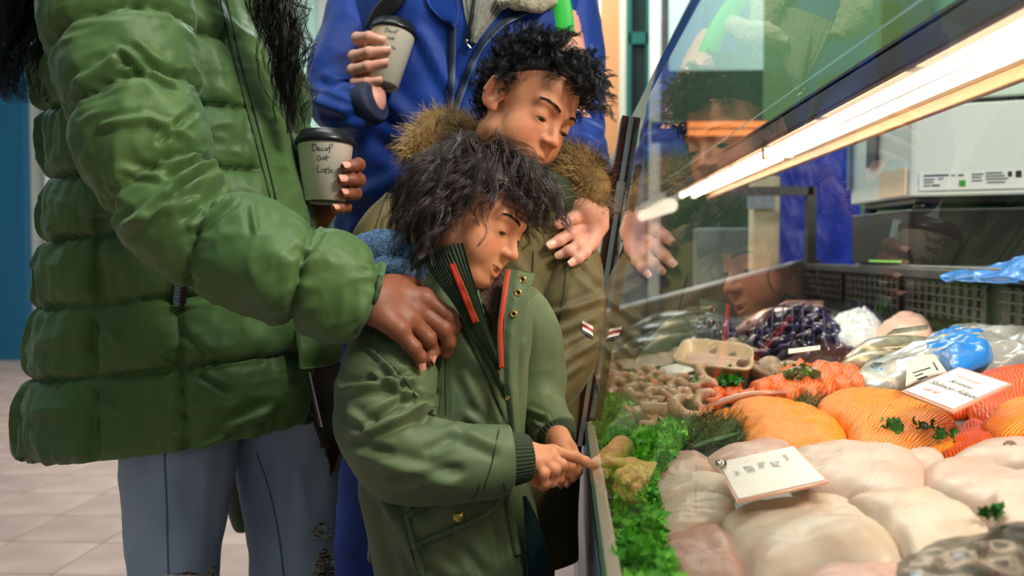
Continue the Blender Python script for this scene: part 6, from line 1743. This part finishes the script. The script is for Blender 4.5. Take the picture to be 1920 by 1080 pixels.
# left sleeve behind the cup
lV, lF = sleeve([(400, -120, 1.64, 80), (450, 20, 1.68, 85), (490, 180, 1.70, 84), (520, 310, 1.68, 78), (560, 392, 1.62, 60), (596, 402, 1.575, 40)], 90, 60, lambda p, s, t, n: .016 * (np.abs(np.sin(s * 16)) ** .5 - .6) + .004 * fbm(p, 14, 3))
jw = mesh('puffer_coat', *join((tV, tF), (sV, sF), (lV, lF)), M['puff'], wm)
bW = bvh_of((tV, tF), (sV, sF)); bWt = bvh_of((tV, tF)); bWs = bvh_of((sV, sF))
V, F = tube(on(bWs, [(668, 622), (688, 592), (706, 550), (713, 516)], .0, 24), .004, 40, 8); mesh('cuff', V, F, pm('dark_green_trim', (40, 58, 34), .6), jw)
# front placket edge, double stitching
for pl in ([(408, -20), (440, 120), (470, 230), (500, 345), (512, 392)], [(420, -20), (452, 120), (482, 230), (511, 345), (522, 398)]):
    V, F = tube(on(bWt, pl, .0008, 60, 1.35), .0013, 60, 5); mesh('seam', V, F, pm('puffer_stitch', (30, 50, 26), .8), jw)
V, F = tube(on(bWt, [(456, 0), (505, 110), (535, 220), (560, 330), (583, 425)], -.004, 60, 1.45), .0035, 60, 6); mesh('piping', V, F, pm('piping_black', (22, 30, 20), .6), jw)
# side pocket with zip
c0, c1 = hit(bWt, 338, 515, -.002, 1.34), hit(bWt, 334, 572, -.002, 1.34)
V, F = tube([c0 + [0, 0, .02], c0, (c0 + c1) / 2, c1], .011, 20, 10, flat=.4, up=-FWD); pz = mesh('pocket_zip', V, F, M['black'], jw)
o = []
for t in np.linspace(0, 1, 15):
    a = c0 * (1 - t) + c1 * t - FWD * .006; o.append(box(a[0] - .004, a[0] + .004, a[1] - .002, a[1], a[2] - .0008, a[2] + .0008))
V, F = join(*o); k_ = mesh('zip_teeth', V, F, pm('zip_steel', (150, 165, 180), .3, .8), pz, False); k_['kind'] = 'stuff'
# zip along the lower front edge and pocket flap
fl_ = on(bWt, [(556, 610), (560, 650), (566, 690)], .002, 10, 1.4)
V, F = tube(fl_, .0012, 20, 5); mesh('seam', V, F, pm('puffer_stitch2', (36, 54, 30), .8), jw)
V, F = sheet([PP([(560, 610, 1.375), (600, 612, 1.40), (642, 620, 1.44)]), PP([(562, 650, 1.365), (602, 652, 1.385), (640, 655, 1.43)]), PP([(566, 692, 1.365), (604, 688, 1.39), (636, 680, 1.43)])], 24, 20, .008, lambda u, v, G: .004 * fbm(G, 30, 3)); mesh('hip_flap', V, F, M['puff'], jw)
zipper(PP([(578, 700, 1.40), (586, 735, 1.40), (594, 770, 1.405), (601, 800, 1.41)]), side=1, w_=.003, tm=pm('zip_steel_pale', (226, 226, 226), .3, .6), tape=M['black'], par=jw)
# dark lining at the open front
V, F = sheet([PP([(580, 690, 1.43), (590, 760, 1.44), (604, 840, 1.46)]), PP([(640, 680, 1.50), (640, 760, 1.50), (628, 840, 1.50)])], 24, 16, .006, lambda u, v, G: .006 * fbm(G, 30, 3)); mesh('coat_lining', V, F, pm('coat_lining', (30, 22, 22), .8), jw)
hb = thing('handbag', 'dark brown fur-trimmed bag hanging between the puffer coat and green parka', 'bag', tuple(P(615, 890, 1.58)))
V, F = tube(PP([(606, 700, 1.56), (616, 760, 1.57), (616, 830, 1.58), (614, 886, 1.58)]), [.018, .03, .036, .022], 40, 24, flat=.7, disp=sno(30, .004, 2)); mesh('bag_body', V, F, pm('dark_brown_leather', (40, 18, 18), .35, coat=.2), hb)
V, F = tube(PP([(606, 690, 1.53), (622, 712, 1.525), (624, 740, 1.525), (606, 764, 1.53)]), [.006, .010, .010, .006], 30, 12); mesh('fur_edge', V, F, pm('brown_fur', (120, 66, 26), .8, var=.5, vscale=60), hb)
V, F = fur_tube(PP([(606, 690, 1.53), (622, 712, 1.525), (624, 740, 1.525), (606, 764, 1.53)]), [.006, .010, .010, .006], 700, .010, 8); mesh('fur_trim', V, F, hairmat('bag_fur', (150, 84, 30), (60, 30, 14), .7), hb)
V, F = tube(PP([(606, 700, 1.56), (590, 600, 1.60), (560, 400, 1.62), (480, 0, 1.62), (420, -150, 1.56)]), .010, 40, 8, flat=.3); mesh('strap', V, F, M['black'], hb)
# grey-green tote seen between the legs
V, F = tube(PP([(440, 780, 1.78), (448, 850, 1.78), (452, 930, 1.78), (456, 985, 1.78), (458, 998, 1.78)]), [.05, .055, .05, .03, .006], 40, 24, flat=.5, disp=sno(20, .004, 2)); tag(mesh('tote_bag', V, F, pm('grey_green_cloth', (78, 96, 84), .8), None), 'soft grey-green cloth bag hanging behind the woman between her legs', 'bag')
# hands
SKW = (L3((140, 82, 58)), L3((130, 60, 54)), L3((160, 92, 66)))
fw = lambda *pts, o=.010: lay(bj, pts, o, 1.2)
def arch(pts, lift):
    pts = [np.array(p) for p in pts]
    return [p - FWD * l + UPV * l * .2 for p, l in zip(pts, lift)]
WR = Hand(P(706, 562, 1.185), P(670, 560, 1.19),
          [arch(fw((798, 566), (843, 596), (850, 614), (847, 630)), (.020, .012, .006, .0)),
           arch(fw((782, 584), (832, 620), (842, 642), (836, 662)), (.022, .014, .007, .0)),
           arch(fw((768, 603), (804, 638), (813, 658), (805, 674)), (.022, .014, .007, .0)),
           arch(fw((750, 622), (778, 655), (788, 670), (788, 682)), (.020, .012, .006, .0))],
          [P(740, 545, 1.215), P(766, 535, 1.24), P(790, 540, 1.26), P(806, 548, 1.27)], k=1.13)
WL = Hand(P(588, 404, 1.565), P(565, 400, 1.60),
          [[P(640, 318, 1.548), P(672, 309, 1.512), P(662, 311, 1.474), P(647, 313, 1.462)],
           [P(640, 338, 1.552), P(672, 337, 1.515), P(660, 337, 1.475), P(641, 337, 1.462)],
           [P(636, 358, 1.550), P(666, 362, 1.516), P(656, 363, 1.480), P(643, 363, 1.466)],
           [P(628, 380, 1.548), P(648, 388, 1.512), P(638, 390, 1.480), P(628, 391, 1.470)]],
          [P(596, 368, 1.560), P(584, 340, 1.552), P(576, 316, 1.545), P(572, 300, 1.538)], k=1.12)
HW = Head(P(285, -330, 1.50), img(.84, -.45, -.1), img(.42, .88, 0), k=1.02)
nbW = P(265, -180, 1.51)
sdfW = lambda p: smin(HW.sdf(p), cap(p, HW.wor((0, -.03, -.055)), nbW, .050, .058), .03)
def bodW(p):
    d = cap(p, nbW, P(320, 760, 1.52), .07, .12)
    for a in ((P(215, -90, 1.33), P(320, 380, 1.19), P(695, 562, 1.186)), (P(400, -90, 1.62), P(525, 320, 1.68), P(590, 402, 1.575))):
        d = smin(d, cap(p, nbW, a[0], .05, .04), .03); d = smin(d, cap(p, a[0], a[1], .036, .032), .02); d = smin(d, cap(p, a[1], a[2], .032, .022), .02)
    for x, z_ in ((330, 1.5), (545, 1.62)):
        d = smin(d, cap(p, P(x, 760, z_), np.array([*P(x, 1080, z_)[:2], .1]), .075, .04), .03)
    return d
allp = np.array([P(60, -400, 1.1), P(650, -400, 1.75), P(60, 1080, 1.1), P(720, 1080, 1.75)]); la, ha = allp.min(0) - .05, allp.max(0) + .05; la[2] = .02
bodyW = build_body('body', [(sdfW, HW.c - .2, HW.c + .2, .005), (WR.sdf, *WR.box(), .0017), (WL.sdf, *WL.box(), .0018), (bodW, la, ha, .016)], wm, skin('woman_skin', .5), lambda V: HW.tint(V, *SKW))
HW.extras(bodyW, look=(0, -.4))
WL.nails(bodyW, M['nailP'], img(-.25, .15, -1), (0, 1, 2, 3)); WR.nails(bodyW, M['nailD'], img(.6, -.5, -.6), (2, 3))
# jeans
def denim(name, c, c2):
    return pm(name, c, .8, var=1, col2=c2, vscale=7, bump=.25, bscale=300, bump2=.3, b2scale=1200, stretch=(1, 1, .35))
DN_ = denim('washed_denim', (156, 176, 204), (100, 124, 162))
legA = [(335, 790, 1.47, 112), (332, 900, 1.47, 100), (326, 1010, 1.475, 88), (328, 1080, 1.48, 80), (330, 1300, 1.49, 62), (332, 1540, 1.5, 55)]
legB = [(540, 780, 1.60, 112), (541, 900, 1.60, 92), (546, 1000, 1.60, 82), (548, 1080, 1.60, 76), (545, 1280, 1.61, 58), (545, 1460, 1.62, 52)]
dJ = lambda p, s, t, n: .004 * fbm(p, 16, 3) + wrinkle(p, (0, 0, 1), 34, 10, .0022, 5)
LV = []
for pts in (legA, legB):
    V, F = sleeve(pts, 140, 80, dJ); LV.append((V, F)); mesh('jeans_leg', V, F, DN_, wm)
    a = P(pts[-1][0], pts[-1][1], pts[-1][2]); c = np.array([a[0], a[1], 0.])
    V, F = tube([c + [-.06, -.02, .05], c + [0, 0, .055], c + [.09, .01, .045], c + [.16, .02, .03]], [.035, .045, .04, .02], 20, 16); V[:, 2] = np.maximum(V[:, 2], .001); mesh('shoe', V, F, M['black'], wm)
bJ = bvh_of(*LV)
for pl in ([(308, 848), (312, 930), (314, 1010), (316, 1080)], [(482, 850), (505, 920), (522, 1000), (532, 1080)]):
    V, F = tube(on(bJ, pl, .0004, 40, 1.4), .0013, 40, 6); mesh('seam', V, F, denim('denim_seam', (92, 112, 146), (70, 88, 120)), wm)
# rips: dark openings with frayed white threads
def rip(cx, cy, rx, ry, n, sd, ang=0):
    g = np.random.RandomState(sd); pts = [(cx + rx * math.cos(a) * (1 + .2 * math.sin(3 * a)), cy + ry * math.sin(a) * (1 + .15 * math.cos(4 * a))) for a in np.linspace(0, 6.283, 25)[:-1]]
    o = np.array([hit(bJ, x, y, .0012, 1.5) for x, y in pts]); c = o.mean(0)
    V = np.concatenate([c[None] , (c + (o - c) * .55), o]); V[0] = hit(bJ, cx, cy, .0016, 1.5)
    n_ = 24; F = [[0, 1 + i, 1 + (i + 1) % n_] for i in range(n_)] + [[1 + i, 1 + n_ + i, 1 + n_ + (i + 1) % n_, 1 + (i + 1) % n_] for i in range(n_)]
    rp = mesh('rip', V, F, pm('ripped_knee_skin', (84, 44, 34), .5), wm)
    S = []
    for k in range(n):
        y = cy + g.uniform(-1, 1) * ry; w_ = rx * math.sqrt(max(.05, 1 - ((y - cy) / ry) ** 2)) * 1.15
        x0, x1 = cx - w_, cx + w_
        if g.rand() < .4: x1 = x0 + w_ * g.uniform(.4, 1.2)
        S.append(np.array([hit(bJ, x0 + (x1 - x0) * t, y + g.uniform(-3, 3) * (1 if 0 < t < 1 else .3) + 5 * t * (1 - t) * g.uniform(-1, 2), .003, 1.5) for t in (0, .25, .5, .75, 1)]))
    for k in range(n):
        a = g.uniform(0, 6.28); x, y = cx + rx * math.cos(a), cy + ry * math.sin(a); L = g.uniform(4, 16)
        S.append(np.array([hit(bJ, x + math.cos(a) * L * t * .5 * (-1 if k % 2 else 1), y + L * t * .6, .003, 1.5) for t in (0, .25, .5, .75, 1)]))
    V, F = strands(S, .0005, .6); mesh('frayed_thread', V, F, pm('white_thread', (210, 206, 196), .9), rp)
rip(604, 996, 18, 14, 16, 3); rip(608, 1062, 18, 30, 26, 4); rip(400, 1078, 12, 14, 14, 5); rip(352, 1084, 40, 10, 12, 6)
# long black hair, falling either side of the shoulder
HK = hairmat('long_black_hair', (8, 7, 9), (28, 24, 26), .32)
def fall(guide, n, spread, wav, seed, rad=.00048, K=20):
    g = np.random.RandomState(seed); c = cr(PP(guide), K); s = np.linspace(0, 1, K); S = []
    nl = n // 9
    for l in range(nl):
        a, b = g.normal(size=2); ph = g.uniform(0, 6.28, 2); w1 = wav * g.uniform(.5, 1.5); f1 = g.uniform(2.5, 4.5); cut = g.uniform(.72, 1.05)
        for k in range(9):
            e = g.normal(size=2) * .16; sp = np.interp(s, np.linspace(0, 1, len(spread)), spread)
            cc = cr(PP(guide), 60)[(np.clip(s * cut, 0, 1) * 59).astype(int)] if k == 0 else cc
            off = RGT[None] * ((a + e[0]) * sp + w1 * np.sin(f1 * 6.28 * s + ph[0] + e[0] * 2))[:, None] + FWD[None] * ((b + e[1]) * sp * .7 + w1 * np.cos(f1 * 6.28 * s + ph[0] + e[1] * 2))[:, None]
            S.append(cc + off)
    return strands(np.array(S), rad, .3)
h1 = fall([(452, -300, 1.34), (486, -140, 1.33), (510, -20, 1.34), (530, 90, 1.36), (540, 180, 1.39), (548, 250, 1.42)], 750, (.02, .016, .017, .017, .013, .008), .009, 2)
h2 = fall([(140, -330, 1.42), (70, -140, 1.38), (30, -30, 1.36), (20, 60, 1.36), (18, 130, 1.36), (30, 190, 1.36)], 1500, (.03, .034, .036, .034, .026, .016), .011, 3)
h3 = fall([(520, -60, 1.36), (548, 60, 1.37), (562, 130, 1.38), (566, 190, 1.39), (572, 230, 1.40)], 70, (.004, .01, .012, .01, .008), .011, 6, .0004)
mesh('hair', *join(h1, h3), HK, wm, label='long wavy black hair falling over the coat front')
mesh('hair', *h2, HK, wm, label='long wavy black hair falling down the back')
hw = grow(HW, 220, 12, lambda l: l[2] > .06 or (l[1] < .0 and l[2] > -.05), lambda R, g: .20 * g.uniform(.8, 1.2, len(R)), lambda l, g: (l - np.array([0, 0, .12])) * 8, .010, 1.2, .9, K=7, per=4, spread=.006, lift=.01, rad=.0006)
V, F = strands(hw, .0006, .4); mesh('hair', V, F, HK, wm)
capf = lambda p: smax(ell(HW.loc(p), (0, -.016, .036), (.0765, .0945, .081)), -(HW.loc(p)[..., 2] - np.interp(HW.loc(p)[..., 1], [-.06, -.03, .0, .045, .06], [-.045, -.01, .015, .056, .062])), .006) * HW.k
V, F = surfnet(capf, HW.c - .15, HW.c + .15, .005); mesh('scalp_hair', V, F, HK, wm)
